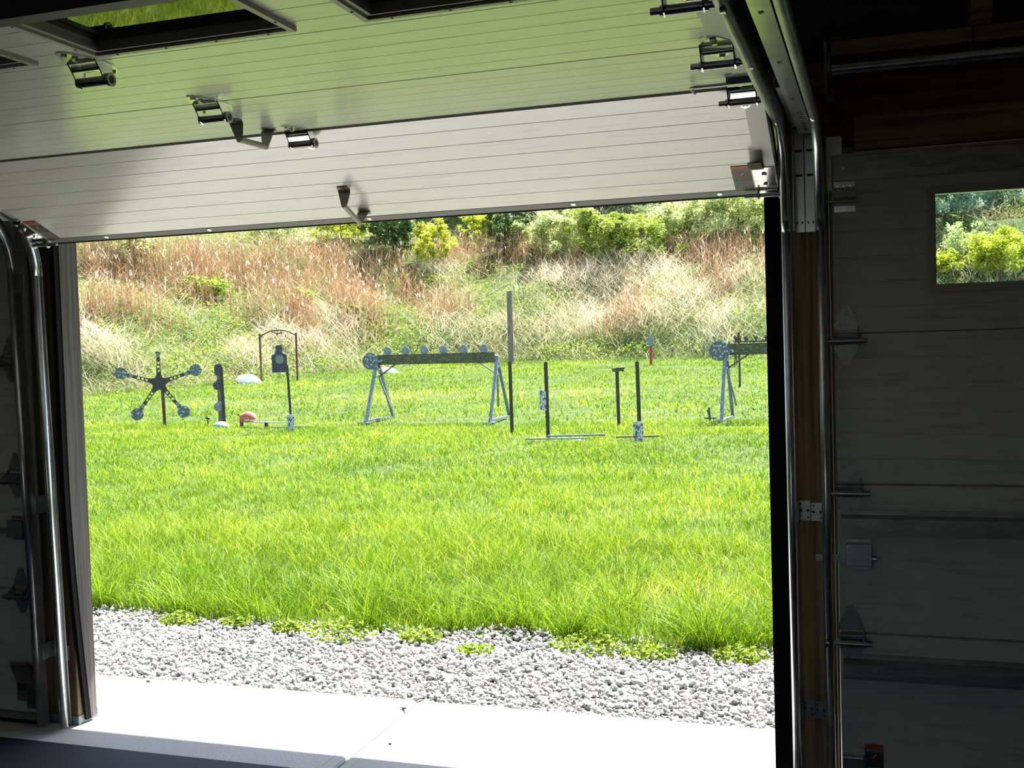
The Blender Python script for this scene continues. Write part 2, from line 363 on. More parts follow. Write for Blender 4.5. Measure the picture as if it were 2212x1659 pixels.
def label_on(door, M, x0, x1, s0, s1, t=.0012, txt=None):
    o = MB().box(x0,x1,s0,s1,.0004,t).build('warning_label', MT['labelblk'], door, M)
    tag(o, 'black warning label with red header strip')
    h = (s1-s0); w = x1-x0
    MB().box(x0,x1,s1-h*.12,s1,t,t+.0006).build('header_strip', MT['labelred'], o, M)
    m = MB(); n = 28; cx, cy = (x0+x1)/2, s0+h*.66
    for ra, rb in ((w*.20, w*.235),):
        vs = [(cx+r*math.cos(2*math.pi*k/n), cy+r*math.sin(2*math.pi*k/n), t+.0006) for r in (ra,rb) for k in range(n)]
        m.add(vs, [(k,(k+1)%n,n+(k+1)%n,n+k) for k in range(n)])
    m.bar((cx-w*.15,cy+w*.15,t+.0005),(cx+w*.15,cy-w*.15,t+.0005), w*.035, .0004)
    m.build('prohibition_symbol', MT['labelred'], o, M)
    m = MB(); m.bar((cx-w*.08,cy-w*.13,t+.0007),(cx+w*.05,cy+w*.07,t+.0007), w*.06, .0004)
    m.tube((cx+w*.06,cy+w*.09,t+.0003),(cx+w*.06,cy+w*.09,t+.0010), w*.055, 12)
    m.build('wrench_symbol', MT['labelwht'], o, M)
    m = MB(); rnd = random.Random(3)
    for k in range(12):
        yy = s0+h*(.04+.040*k) if k < 9 else s0+h*(.80+.025*(k-9))
        xx = x0+w*.06
        while xx < x1-w*.1:
            ln = w*rnd.uniform(.05,.16); m.box(xx, min(xx+ln,x1-w*.05), yy, yy+h*.011, t, t+.0005); xx += ln+w*.03
    m.build('printed_lines', MT['labelwht'], o, M)
def handle(door, M, x, s0, s1):
    m = MB(); mid = []
    n = 10
    for e, d in ((s0,1),(s1,-1)):
        # tapered foot plate curling away from the panel
        pts = [(0,.004,.019),(.014,.004,.022),(.022,.012,.021),(.029,.036,.015),(.034,.054,.009)]
        for (a,ta,wa),(b,tb,wb) in zip(pts[:-1],pts[1:]):
            v = [(x-wa,e+d*a,ta),(x+wa,e+d*a,ta),(x+wb,e+d*b,tb),(x-wb,e+d*b,tb)]
            v += [(p[0],p[1],p[2]-.003) for p in v]
            m.add(v, [(0,1,2,3),(7,6,5,4),(0,4,5,1),(1,5,6,2),(2,6,7,3),(3,7,4,0)])
        m.tube((x,e+d*.010,.004),(x,e+d*.010,.009), .006, 8)
    m.tube((x,s0+.030,.052),(x,s1-.030,.052), .0085, 14)
    return m.build('lift_handle', MT['blackhandle'], door, M)
MT['hingegalv'] = mat('hinge_galvanised', (.30,.31,.31), .42, .6, .5, ((60,60,60),(.2,.2,.2),.5,.7))
MT['blackhandle'] = mat('handle_grey', (.30,.30,.27), .4, .2)
def window(door, M, x0, x1, s0, s1, gm):
    f = .024; m = MB()
    def ring(a, b, t0, t1):
        m.box(x0+a,x1-a,s0+a,s0+b,t0,t1); m.box(x0+a,x1-a,s1-b,s1-a,t0,t1); m.box(x0+a,x0+b,s0+b,s1-b,t0,t1); m.box(x1-b,x1-a,s0+b,s1-b,t0,t1)
    ring(0, .013, -.001, .010); ring(.012, .024, -.004, .004)
    for k in range(4):
        xx = x0+(x1-x0)*(k+.5)/4
        for yy in (s0+.0065, s1-.0065): m.tube((xx,yy,.009),(xx,yy,.012),.0028,8)
    for yy in (s0+.07, s1-.07):
        for xx in (x0+.0065, x1-.0065): m.tube((xx,yy,.009),(xx,yy,.012),.0028,8)
    fo = m.build('window_frame', MT['frame'], door, M)
    MB().box(x0+.023,x1-.023,s0+.023,s1-.023,-.020,-.017).build('pane', gm, fo, M)
    m = MB()   # reveal through the panel
    for args in ((x0+.012,x1-.012,s0+.012,s0+.022),(x0+.012,x1-.012,s1-.022,s1-.012),(x0+.012,x0+.022,s0+.022,s1-.022),(x1-.022,x1-.012,s0+.022,s1-.022)):
        m.box(*args,-.045,-.004)
    m.build('window_reveal', MT['frame'], fo, M)
def make_door(name, x0, x1, joints, label, wins, struts, pm, hz, handles=(), open_=False, hinge_sides=(-1,1), detail=True, centre=None):
    d = thing(name, label, 'garage door', (0,0,0), kind='structure')
    Ms = []
    for i in range(4):
        M, L = frame_at(joints[i], joints[i+1]); Ms.append((M,L))
        L2 = L
        if i == 3 and wins:
            wz0, wz1 = wins[0][2], wins[0][3]; m = MB(); prof = section_profile(L2)
            # panel with rectangular openings: full strips above and below, grooved blocks between
            def cut(lo, hi):
                pts = [(lo, 0)]; 
                for y in [L2*k/round(L/.0762) for k in range(1, round(L/.0762))]:
                    if lo+.004 < y < hi-.004: pts += [(y-.0013,0),(y,-.0014),(y+.0013,0)]
                pts += [(hi,0),(hi,-.045),(lo,-.045)]; return pts
            prism_xs(m, cut(0, wz0+.012), x0, x1); prism_xs(m, cut(wz1-.012, L2), x0, x1)
            edges = [x0]+[e for wn in wins for e in (wn[0]+.012, wn[1]-.012)]+[x1]
            for k in range(0, len(edges), 2): prism_xs(m, cut(wz0+.012, wz1-.012), edges[k], edges[k+1])
            m.build('panel_section', MT[pm], d, M)
            for wn in wins: window(d, M, *wn, MT['glassdk'] if open_ else MT['glass'])
        else:
            m = MB(); prism_xs(m, section_profile(L2), x0, x1); m.build('panel_section', MT[pm], d, M)
        if open_:
            e = MB(); e.box(x0-.002,x0+.05,.004,L2-.004,-.046,.0015); e.box(x1-.05,x1+.002,.004,L2-.004,-.046,.0015)
            e.build('end_stile', MT['stile'], d, M)
    for i in range(1, 4):
        M = Ms[i-1][0] @ Matrix.Translation((0, Ms[i-1][1], 0))
        if open_:  # use the bisecting frame so both leaves lie near their panels
            Ma, Mb = Ms[i-1][0], Ms[i][0]
            p = joints[i]; am = math.atan2(Ma[2][1]+Mb[2][1], Ma[1][1]+Mb[1][1])
            M = Matrix(((1,0,0,0),(0,math.cos(am),-math.sin(am),p[0]),(0,math.sin(am),math.cos(am),p[1]),(0,0,0,1)))
            MLo = Ms[i-1][0] @ Matrix.Translation((0, Ms[i-1][1], 0)); M = Ms[i][0]
        for side in hinge_sides:
            hx = (x1-.046) if side > 0 else (x0+.034)
            hinge(d, M, hx, 'end', side, MLo if open_ else None)
        if centre is not None: hinge(d, M, centre, 'centre', 0, MLo if open_ else None)
    # bottom retainer and rubber
    M, L = Ms[0]
    MB().prism([(0,0),(-.028,.001),(-.030,-.041),(0,-.045)], lambda a,b,t:(t,a,b), x0+.01, x1-.01).build('bottom_retainer', MT['retainer'], d, M)
    MB().prism([(-.026,-.002),(-.040,.000),(-.052,-.006),(-.058,-.020),(-.052,-.034),(-.040,-.041),(-.028,-.039)], lambda a,b,t:(t,a,b), x0+.005, x1-.005).build('bottom_seal', MT['seal'], d, M)
    return d, Ms
S18, S21 = .4572, .5334
JC = [(DP,.045),(DP,.5425),(DP,.9985),(DP,1.4585),(DP,1.990)]
W0 = .475
# right closed door (door_3)
X3 = -.124
w3 = [(.144+k*.62, .144+k*.62+W0, .112, .424) for k in range(4)]
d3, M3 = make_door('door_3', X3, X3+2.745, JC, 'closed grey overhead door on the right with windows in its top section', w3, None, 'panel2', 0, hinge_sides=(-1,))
def strut(door, M, x0, x1, s, name='strut', mt='galvdark'):
    prof = [(s-.040,.001),(s-.040,.003),(s-.024,.003),(s-.018,.045),(s+.018,.045),(s+.024,.003),(s+.040,.003),(s+.040,.001),(s+.022,.001),(s+.016,.043),(s-.016,.043),(s-.022,.001)]
    return MB().prism(prof, lambda a,b,t:(t,a,b), x0, x1).build(name, MT[mt], door, M)
MT['galvdark'] = mat('painted_strut', (.34,.34,.32), .35, .55, noise=((12,60,60),(.24,.24,.23),.4,.65))
for s_, sec in ((.340, 1), (.395, 0)):
    strut(d3, M3[sec][0], X3+.01, X3+2.73, s_)
# top angle along the head of the closed door
MB().prism([(S21-.075,.001),(S21-.075,.004),(S21-.004,.004),(S21-.004,.020),(S21,.020),(S21,.001)], lambda a,b,t:(t,a,b), X3+.004, X3+2.74).build('top_rail', MT['galvdark'], d3, M3[3][0])
m = MB()
for k in range(12): m.tube((X3+.035+k*.24, S21-.04,.004),(X3+.035+k*.24, S21-.04,.009),.006,8)
m.build('rail_screws', MT['zinc'], d3, M3[3][0])
# top bracket, lock, label, bottom corner
M = M3[3][0]; xx = -.118
m = MB(); m.box(xx, xx+.062, .437,.455, .0008,.0038); m.box(xx, xx+.062, .364,.385, .0008,.0038)
m.prism([(.437,.002),(.430,.018),(.405,.030),(.400,.027),(.424,.015),(.430,.002)], lambda a,b,t:(t,a,b), xx, xx+.062)
m.tube((xx,.392,.022),(xx+.062,.392,.022),.009,14)
for bx in (.012,.031,.050): m.tube((xx+bx,.446,.003),(xx+bx,.446,.008),.0055,6); m.tube((xx+bx,.374,.003),(xx+bx,.374,.008),.0055,6)
o = m.build('top_bracket', MT['zinc'], d3, M)
m = MB(); m.tube((-.155,.392,.040),(-.044,.392,.040),.0055,12); m.tube((-.160,.392,.040),(-.150,.392,.040),.0195,20); m.xf(M); m.build('roller', MT['steel'], o)
M = M3[1][0]; z0 = .5425
m = MB(); m.box(-.102,-.026,.752-z0,.818-z0,.001,.024); m.box(-.100,-.028,.821-z0,.834-z0,.001,.004); m.box(-.096,-.026,.738-z0,.752-z0,.001,.004)
for bx in (-.096,-.080,-.064,-.048,-.034):
    m.tube((bx,.8275-z0,.004),(bx,.8275-z0,.007),.0045,8); m.tube((bx+.004,.745-z0,.004),(bx+.004,.745-z0,.007),.0045,8)
m.tube((-.026,.774-z0,.013),(-.012,.774-z0,.013),.009,12)
o = m.build('slide_lock', MT['zincdull'] if 'zincdull' in MT else MT['galv'], d3, M, .0015)
m = MB(); m.box(-.190,-.102,.766-z0,.783-z0,.0105,.0145); m.xf(M); m.build('lock_bolt', MT['galv'], o)
M = M3[0][0]; b0 = .0275
label_on(d3, M, -.057, -.003, .070-b0, .185-b0)
m = MB(); m.box(-.121,-.058,.02,.12,.001,.004); m.prism([(.085,.004),(.125,.022),(.120,.030),(.07,.026),(.05,.004)], lambda a,b,t:(t,a,b), -.118,-.062)
o = m.build('bottom_bracket', MT['galv'], d3, M, .001)

# leftmost closed door (door_1)
X1 = -3.185
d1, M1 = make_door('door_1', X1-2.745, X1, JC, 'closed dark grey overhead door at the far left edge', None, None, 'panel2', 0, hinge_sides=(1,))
M = M1[1][0]
m = MB(); m.box(X1-.085,X1-.010,.752-z0,.818-z0,.001,.026); m.box(X1-.078,X1-.010,.821-z0,.834-z0,.001,.004); m.box(X1-.075,X1-.010,.738-z0,.752-z0,.001,.004)
for bx in (.070,.055,.040,.025):
    m.tube((X1-bx,.8275-z0,.004),(X1-bx,.8275-z0,.007),.0045,8); m.tube((X1-bx,.745-z0,.004),(X1-bx,.745-z0,.007),.0045,8)
o = m.build('slide_lock', MT['steel'], d1, M, .0015)
m = MB(); m.box(X1-.16,X1-.085,.764-z0,.785-z0,.010,.014); m.box(X1-.010,X1+.05,.766-z0,.783-z0,.0105,.0145); m.xf(M); m.build('lock_bolt', MT['steel'], o)
M = M1[0][0]
label_on(d1, M, X1-.092, X1-.045, .075-b0, .185-b0)
m = MB(); m.box(X1-.044,X1-.004,.02,.20,.001,.006); m.prism([(.16,.006),(.215,.034),(.205,.045),(.17,.030),(.12,.006)], lambda a,b,t:(t,a,b), X1-.085,X1-.006)
m.build('bottom_bracket', MT['steel'], d1, M, .001)

# the open door (door_2)
E_ = EYE
JO = [(3.393,.439+E_),(2.900,.642+E_),(2.443,.634+E_),(1.986,.631+E_),(1.453,.634+E_)]
X2a, X2b = -3.02, -.275
w2 = [(-1.546+k*.6235, -1.546+k*.6235+W0, .045, .357) for k in (-2,-1,0,1)]
d2, M2 = make_door('door_2', X2a, X2b, JO, 'raised off-white overhead door hanging open above the doorway', w2, None, 'panel', 0, open_=True, centre=-1.607)
M, L = M2[0]
MB().box(X2a+.004,X2b-.004,L-.010,L+.001,-.02,.0012).build('joint_gap', MT['seam'], d2, M)
handle(d2, M, -1.625, .022, .205)
handle(d2, M2[1][0], -1.675, .040, .245)
# rubber-ended screws along the retainer
m = MB()
for x in (-2.70,-2.258,-1.628,-.912,-.45): m.tube((x,-.013,-.004),(x,-.013,.002),.0085,6,smooth=False); m.tube((x,-.013,-.006),(x,-.013,-.001),.012,14)
m.build('retainer_screws', MT['zinc'], d2, M)
for sx, x in ((1, X2b), (-1, X2a)):
    a0, a1 = sorted((x-sx*.064, x)); 
    m = MB(); m.box(a0,a1,.002,.128,.001,.0045); m.box(a0+.004,a1-.002,-.030,.006,-.004,.0045)
    for by in (.032,.090): m.tube(((a0+a1)/2,by,.004),((a0+a1)/2,by,.010),.0075,6,smooth=False)
    m.prism([(.128,.004),(.142,.010),(.139,.013),(.124,.008)], lambda a,b,t:(t,a,b), a0, a0+.035)
    o = m.build('bottom_bracket', MT['zinc'], d2, M, .0008)
    m = MB(); c0, c1 = sorted((x-sx*.100, x+sx*.022)); m.tube((c0,-.012,.016),(c1,-.012,.016),.0065,14)
    m.tube((x-sx*.060,-.012,.016),(x-sx*.056,-.012,.016),.013,16); m.tube((x+sx*.006,-.012,.016),(x+sx*.002,-.012,.016),.013,16)
    c0, c1 = sorted((x+sx*.022, x+sx*.032)); m.tube((c0,-.012,.016),(c1,-.012,.016),.0195,20); m.xf(M); m.build('roller', MT['steel'], o)
    f0, f1 = sorted((x-sx*.068, x-sx*.030)); 
    MB().prism([(.148,.003),(.150,.016),(.160,.026),(.200,.030),(.200,.027),(.161,.023),(.153,.015),(.152,.003)], lambda a,b,t:(t,a,b), f0, f1).build('step_plate', MT['black'], d2, M)
    l0, l1 = sorted((x-sx*.124, x-sx*.068)); label_on(d2, M, l0, l1, .004, .142)
M, L = M2[1]        # spring latch with bent rod near the right hinge of the second section
m = MB(); m.box(-.345,-.283,.128,.156,.001,.004); m.prism([(.128,.002),(.122,.018),(.104,.022),(.086,.016),(.086,.013),(.103,.018),(.119,.014),(.125,.002)], lambda a,b,t:(t,a,b), -.345,-.283)
o = m.build('latch_plate', MT['galv'], d2, M)
m = MB(); m.path([(-.262,.118,.016),(-.425,.118,.016),(-.433,.112,.016),(-.435,.104,.016),(-.435,.044,.016)], .0042, 10); m.xf(M); m.build('latch_rod', MT['steel'], o)
strut(d2, M2[3][0], X2a+.02, X2b-.02, .405, mt='black')

# ------------------------------------------------------------------ tracks
def track(xw, u, label, group=None, name='door_track', splice=True):
    """xw: x of the flat web; u: +1/-1 towards its door"""
    loc = (xw, 3.46, 0); t = thing(name, label, 'track', loc)
    prof = [(.014,-.026),(.004,-.026),(0,-.022),(0,.012)]
    for k in range(0, 9):
        a = math.pi-math.pi*k/8; prof.append((.0125+.0125*math.cos(a), .013+.0125*math.sin(a)))
    prof += [(.025,.006)]
    R = .30; path = [((3.462,.012),(0,1)),]
    ya, za = 3.415, 1.766
    dy, dz = ya-3.462, za; n_ = math.hypot(dy,dz); 
    for k in range(0, 13):
        a = math.pi/2*k/12; path.append(((3.115+R*math.cos(a), za+R*math.sin(a)), (-math.sin(a), math.cos(a))))
    path.append(((1.6, 2.070), (-1,0))); path.append(((-.6, 2.10), (-1,0)))
    vs = []; fs = []; n = len(prof)
    for (y, z), (ty, tz) in path:
        ny, nz = -tz, ty           # towards the room / downwards on the flat
        for a, b in prof: vs.append((xw+u*a, y+ny*b, z+nz*b))
    def seg(i0, i1, nm):
        m = MB(); f = []
        for i in range(i0, i1):
            for k in range(n-1):
                q = [(i-i0)*n+k,(i-i0)*n+k+1,(i-i0+1)*n+k+1,(i-i0+1)*n+k]; f.append(tuple(q if u > 0 else q[::-1]))
        m.add(vs[i0*n:(i1+1)*n], f, True); o = m.build(nm, MT['galv'], t, off(loc))
        s = o.modifiers.new('solid', 'SOLIDIFY'); s.thickness = .0018; s.offset = 0; return o
    seg(0, 1, 'vertical_rail'); seg(1, 13, 'curved_rail'); seg(13, 15, 'horizontal_rail')
    return t, loc
def angle_bracket(t, loc, x0, x1, z0, z1, xw, slots=True, y=FACE):
    m = MB(); m.box(x0,x1,y-.0035,y-.0005,z0,z1); s = 1 if abs(x1-xw) < abs(x0-xw) else -1
    xe = x1 if s > 0 else x0
    m.box(min(xe,xe-s*.003),max(xe,xe-s*.003),3.455,y-.0005,z0,z1)
    cx, cz = (x0+x1)/2, (z0+z1)/2
    m.tube((cx,y-.003,cz),(cx,y-.011,cz),.0075,6,smooth=False)
    m.cur = 1; m.box(cx-.015,cx+.015,y-.0045,y-.0036,cz-.004,cz+.004); m.tube((x0+.007,y-.003,z1-.009),(x0+.007,y-.0042,z1-.009),.003,8); m.tube((x1-.007,y-.003,z0+.009),(x1-.007,y-.0042,z0+.009),.003,8)
    return m.build('track_bracket', [MT['galv'], MT['seam']], t, off(loc), .0006)
t, loc = track(-.243, -1, 'steel track on the left side of the central post, serving the open door')
for z0_, z1_ in ((.880,.941),(.260,.314)): angle_bracket(t, loc, -.242, -.206, z0_, z1_, -.243)
def flag(t, loc, x0, x1, xe, ang):
    m = MB(); m.box(x0,x1,FACE-.004,FACE-.0008,1.772,2.088); m.box(min(xe,xe+ang*.003),max(xe,xe+ang*.003),3.44,FACE-.001,1.772,2.088)
    cx = (x0+x1)/2
    for z in (1.80,1.985,2.045): m.tube((cx,FACE-.004,z),(cx,FACE-.010,z),.0062,6,smooth=False)
    m.cur = 1
    for z in (1.81,1.955,2.03): m.box(cx-.010,cx+.010,FACE-.0052,FACE-.0041,z-.012,z-.005)
    o = m.build('flag_bracket', [MT['galv'], MT['seam']], t, off(loc), .0008); return o
flag(t, loc, -.236, -.206, -.236, 1)
m = MB(); m.box(-.240,-.206,2.90,3.47,2.088,2.091); m.box(-.240,-.237,2.90,3.47,2.088,2.125); m.cur = 1
for k in range(16): m.box(-.226,-.216,2.95+k*.032,2.958+k*.032,2.0872,2.0881)
tag(m.build('perforated_angle', [MT['galv'], MT['seam']], t, off(loc)), 'short slotted angle running back from the post')
t, loc = track(-.167, 1, 'steel track on the right side of the central post, serving the closed windowed door')
for z0_, z1_ in ((.878,.935),(.257,.310)): angle_bracket(t, loc, -.204, -.168, z0_, z1_, -.167)
flag(t, loc, -.204, -.172, -.172, -1)
m = MB(); m.box(-.140,-.093,FACE-.010,FACE-.007,2.003-.11,2.056); m.tube((-.112,FACE-.010,2.045),(-.112,FACE-.0108,2.045),.004,10); m.build('mounting_plate', MT['galv'], t, off(loc), .002)
m = MB(); m.box(-.214,-.170,-.6,3.42,2.058,2.061); m.box(-.173,-.170,-.6,3.42,2.058,2.100); m.cur = 1
for k in range(10): m.box(-.196,-.184,3.36-k*.030,3.366-k*.030,2.0572,2.0581)
for k in range(8): m.box(-.200,-.190,2.9-k*.40,2.915-k*.40,2.0572,2.0581)
tag(m.build('horizontal_angle', [MT['galv'], MT['seam']], t, off(loc)), 'long horizontal angle iron reflecting the lawn')
t, loc = track(-3.045, 1, 'curved steel track on the right side of the left post, beside the open doorway')
angle_bracket(t, loc, -3.085, -3.046, .260, .318, -3.045)
t, loc = track(-3.133, -1, 'curved steel track on the left side of the left post, serving the leftmost closed door')
angle_bracket(t, loc, -3.132, -3.092, .268, .330, -3.133); angle_bracket(t, loc, -3.132, -3.092, .845, .912, -3.133)
m = MB(); m.box(-3.134,-3.090,3.405,3.410,1.705,1.775)
for bx in (-3.122,-3.104): 
    for bz in (1.722,1.758): m.tube((bx,3.405,bz),(bx,3.400,bz),.0045,8)
m.build('splice_plate', MT['steel'], t, off(loc), .001)

# ------------------------------------------------------------------ terrain
FOOT = [(-60,-5),(-30,9),(-24,21),(-21.6,26.1),(-18.9,30.9),(-16.8,34.8),(-14.8,37.6),(-12.0,37.6),(-7,37.2),(-3.3,36.9),(6,37.4),(40,38)]
def foot_d(x, y):
    x = np.asarray(x, float); y = np.asarray(y, float); best = np.full(x.shape, 1e9); sgn = np.ones(x.shape)
    for (ax,ay),(bx,by) in zip(FOOT[:-1], FOOT[1:]):
        dx, dy = bx-ax, by-ay; t = np.clip(((x-ax)*dx+(y-ay)*dy)/(dx*dx+dy*dy), 0, 1)
        px, py = x-(ax+t*dx), y-(ay+t*dy); d = np.hypot(px,py); s = np.sign(dx*(y-ay)-dy*(x-ax)+1e-9)
        k = d < best; best = np.where(k, d, best); sgn = np.where(k, s, sgn)
    return best*sgn
def noise2(x, y, s, seed):
    """smooth value noise in 0..1"""
    r = np.random.RandomState(seed); T = r.rand(64,64); x = np.asarray(x)/s+100; y = np.asarray(y)/s+100
    xi = np.floor(x).astype(int); yi = np.floor(y).astype(int); fx = x-xi; fy = y-yi; fx = fx*fx*(3-2*fx); fy = fy*fy*(3-2*fy)
    g = lambda a,b: T[a%64,b%64]
    return (g(xi,yi)*(1-fx)+g(xi+1,yi)*fx)*(1-fy)+(g(xi,yi+1)*(1-fx)+g(xi+1,yi+1)*fx)*fy
def ground(x, y):
    x = np.asarray(x, float); y = np.asarray(y, float)
    z = .04*np.clip(y-19, 0, 20)
    d = foot_d(x, y); k = y > 4.2
    h = np.where(d > 0, .46*np.minimum(d, 11)+.26*np.clip(d-11, 0, 14), 0)*np.clip(d/1.5, 0, 1)
    return z + np.where(k, h + (d > 0)*(noise2(x,y,2.6,5)-.5)*np.clip(d,0,3)*.35, 0) + np.where((y > 5.2)&(d < 0), (noise2(x,y,1.7,9)-.5)*.05, 0)
def gz(x, y): return float(ground(np.array([x]), np.array([y]))[0])
def grid(name, xs, ys, m, zoff=0.):
    X, Y = np.meshgrid(xs, ys); Z = ground(X, Y)+zoff; n, k = X.shape
    me = bpy.data.meshes.new(name); v = np.stack([X,Y,Z], -1).reshape(-1,3)
    idx = np.arange(n*k).reshape(n,k); f = np.stack([idx[:-1,:-1],idx[:-1,1:],idx[1:,1:],idx[1:,:-1]], -1).reshape(-1,4)
    fill(me, v, f); me.materials.append(m); me.polygons.foreach_set('use_smooth', np.ones(len(f), bool))
    o = bpy.data.objects.new(name, me); COL.objects.link(o); return o
def fill(me, v, f, tint=None):
    v = np.asarray(v, np.float32); f = np.asarray(f, np.int32); q = f.shape[1]
    me.vertices.add(len(v)); me.vertices.foreach_set('co', v.ravel())
    me.loops.add(f.size); me.loops.foreach_set('vertex_index', f.ravel())
    me.polygons.add(len(f)); me.polygons.foreach_set('loop_start', np.arange(0, f.size, q, dtype=np.int32))
    try: me.polygons.foreach_set('loop_total', np.full(len(f), q, np.int32))
    except Exception: pass
    if tint is not None:
        a = me.attributes.new('tint', 'FLOAT', 'POINT'); a.data.foreach_set('value', np.asarray(tint, np.float32))
    me.update(calc_edges=True)
def mesh_obj(name, v, f, m, tint=None, parent=None, smooth=False):
    me = bpy.data.meshes.new(name); fill(me, v, f, tint); me.materials.append(m)
    if smooth: me.polygons.foreach_set('use_smooth', np.ones(len(f), bool))
    o = bpy.data.objects.new(name, me); COL.objects.link(o)
    if parent is not None: o.parent = parent
    return o
RS = np.random.RandomState(11)
def ribbons(base, h, w, lean, az, curl, seg, tint, face=None):
    """curved tapering blades; base (n,3); returns v,f,tint"""
    n = len(base); v = np.zeros((n, seg+1, 2, 3), np.float32)
    face = RS.rand(n)*2*np.pi if face is None else face
    sx, sy = np.cos(face), np.sin(face)
    for k in range(seg+1):
        t = k/seg; out = h*(lean*t+curl*t*t); up = h*(t-.45*np.abs(curl)*t*t*t)
        cx = base[:,0]+np.cos(az)*out; cy = base[:,1]+np.sin(az)*out; cz = base[:,2]+up
        ww = w*(1-.85*t**1.5)/2
        v[:,k,0] = np.stack([cx-sx*ww, cy-sy*ww, cz], -1); v[:,k,1] = np.stack([cx+sx*ww, cy+sy*ww, cz], -1)
    b = (np.arange(n)*(seg+1)*2)[:,None,None]; k = (np.arange(seg)*2)[None,:,None]
    f = b+k+np.array([0,1,3,2])[None,None,:]
    return v.reshape(-1,3), f.reshape(-1,4), np.repeat(tint, (seg+1)*2)
def join(parts):
    vs, fs, ts, o = [], [], [], 0
    for v, f, t in parts: vs.append(v); fs.append(f+o); ts.append(t); o += len(v)
    return np.concatenate(vs), np.concatenate(fs), np.concatenate(ts)

o = grid('lawn_ground', np.concatenate([np.arange(-60,-30,3.),np.arange(-30,12,.5),np.arange(12,42,3.)]), np.concatenate([[5.12,5.3],np.arange(5.5,72,.5)]), MT['lawn'], -.012)
o['kind'] = 'structure'; tag(o, 'sunny mown lawn with the overgrown bank rising behind it', 'ground')
st('gravel_bed', MB().box(XL-.5, XR+.5, 4.10, 5.35, -.15, -.022), MT['gravelbase'], 'strip of crushed grey stone between apron and lawn', 'gravel bed')

# crushed stone
def stones():
    t = (1+5**.5)/2; iv = np.array([(-1,t,0),(1,t,0),(-1,-t,0),(1,-t,0),(0,-1,t),(0,1,t),(0,-1,-t),(0,1,-t),(t,0,-1),(t,0,1),(-t,0,-1),(-t,0,1)],float); iv /= np.linalg.norm(iv[0])
    jf = np.array([(0,11,5),(0,5,1),(0,1,7),(0,7,10),(0,10,11),(1,5,9),(5,11,4),(11,10,2),(10,7,6),(7,1,8),(3,9,4),(3,4,2),(3,2,6),(3,6,8),(3,8,9),(4,9,5),(2,4,11),(6,2,10),(8,6,7),(9,8,1)])
    n = 21000; r = RS
    x = r.uniform(-4.9, 1.2, n); y = 4.105+(r.rand(n)**1.0)*1.22
    keep = (y < 5.14+.22*noise2(x,y*0,.45,3)+.12*r.rand(n)); x, y = x[keep], y[keep]; n = len(x)
    s = .0085*np.exp(r.normal(0,.33,n)); sc = np.stack([s*r.uniform(.9,1.5,n), s*r.uniform(.8,1.2,n), s*r.uniform(.5,.9,n)], -1)
    P = iv[None]*(1+r.uniform(-.28,.28,(n,12,1)))*sc[:,None,:]
    q = r.normal(size=(n,4)); q[:,3] += 1.2; q /= np.linalg.norm(q,axis=1)[:,None]; a,b,c,d = q.T
    Rm = np.stack([np.stack([1-2*(b*b+c*c),2*(a*b-c*d),2*(a*c+b*d)],-1),np.stack([2*(a*b+c*d),1-2*(a*a+c*c),2*(b*c-a*d)],-1),np.stack([2*(a*c-b*d),2*(b*c+a*d),1-2*(a*a+b*b)],-1)],1)
    P = np.einsum('nij,nkj->nki', Rm, P)+np.stack([x,y,-.020+r.rand(n)*.017],-1)[:,None,:]
    f = jf[None]+(np.arange(n)*12)[:,None,None]
    return P.reshape(-1,3), f.reshape(-1,3), np.repeat(r.beta(3,2.2,n), 12)
v, f, tn = stones(); o = mesh_obj('gravel', v, f, MT['stone'], tn)
tag(o, 'crushed grey and white stone spread along the apron edge', 'gravel', kind='stuff')
def pebble(x, y, s, label):
    m = MB(); r = random.Random(int(abs(x)*100)); m.ball((0,0,s*.45), s, s*.7, s*.5, 8, 5, fn=lambda a,b,c:(a*(1+r.uniform(-.15,.15)),b*(1+r.uniform(-.15,.15)),c))
    o = m.build('pebble', MT['gravelbase']); o.location = (x,y,0); tag(o, label, 'pebble')
pebble(-1.83, 3.99, .012, 'single dark pebble lying on the sunlit concrete apron')
pebble(-1.72, 3.62, .008, 'tiny dark pebble on the apron near the groove between the slabs')
pebble(-3.10, 4.06, .011, 'small grey pebble on the apron beside the gravel, left end')

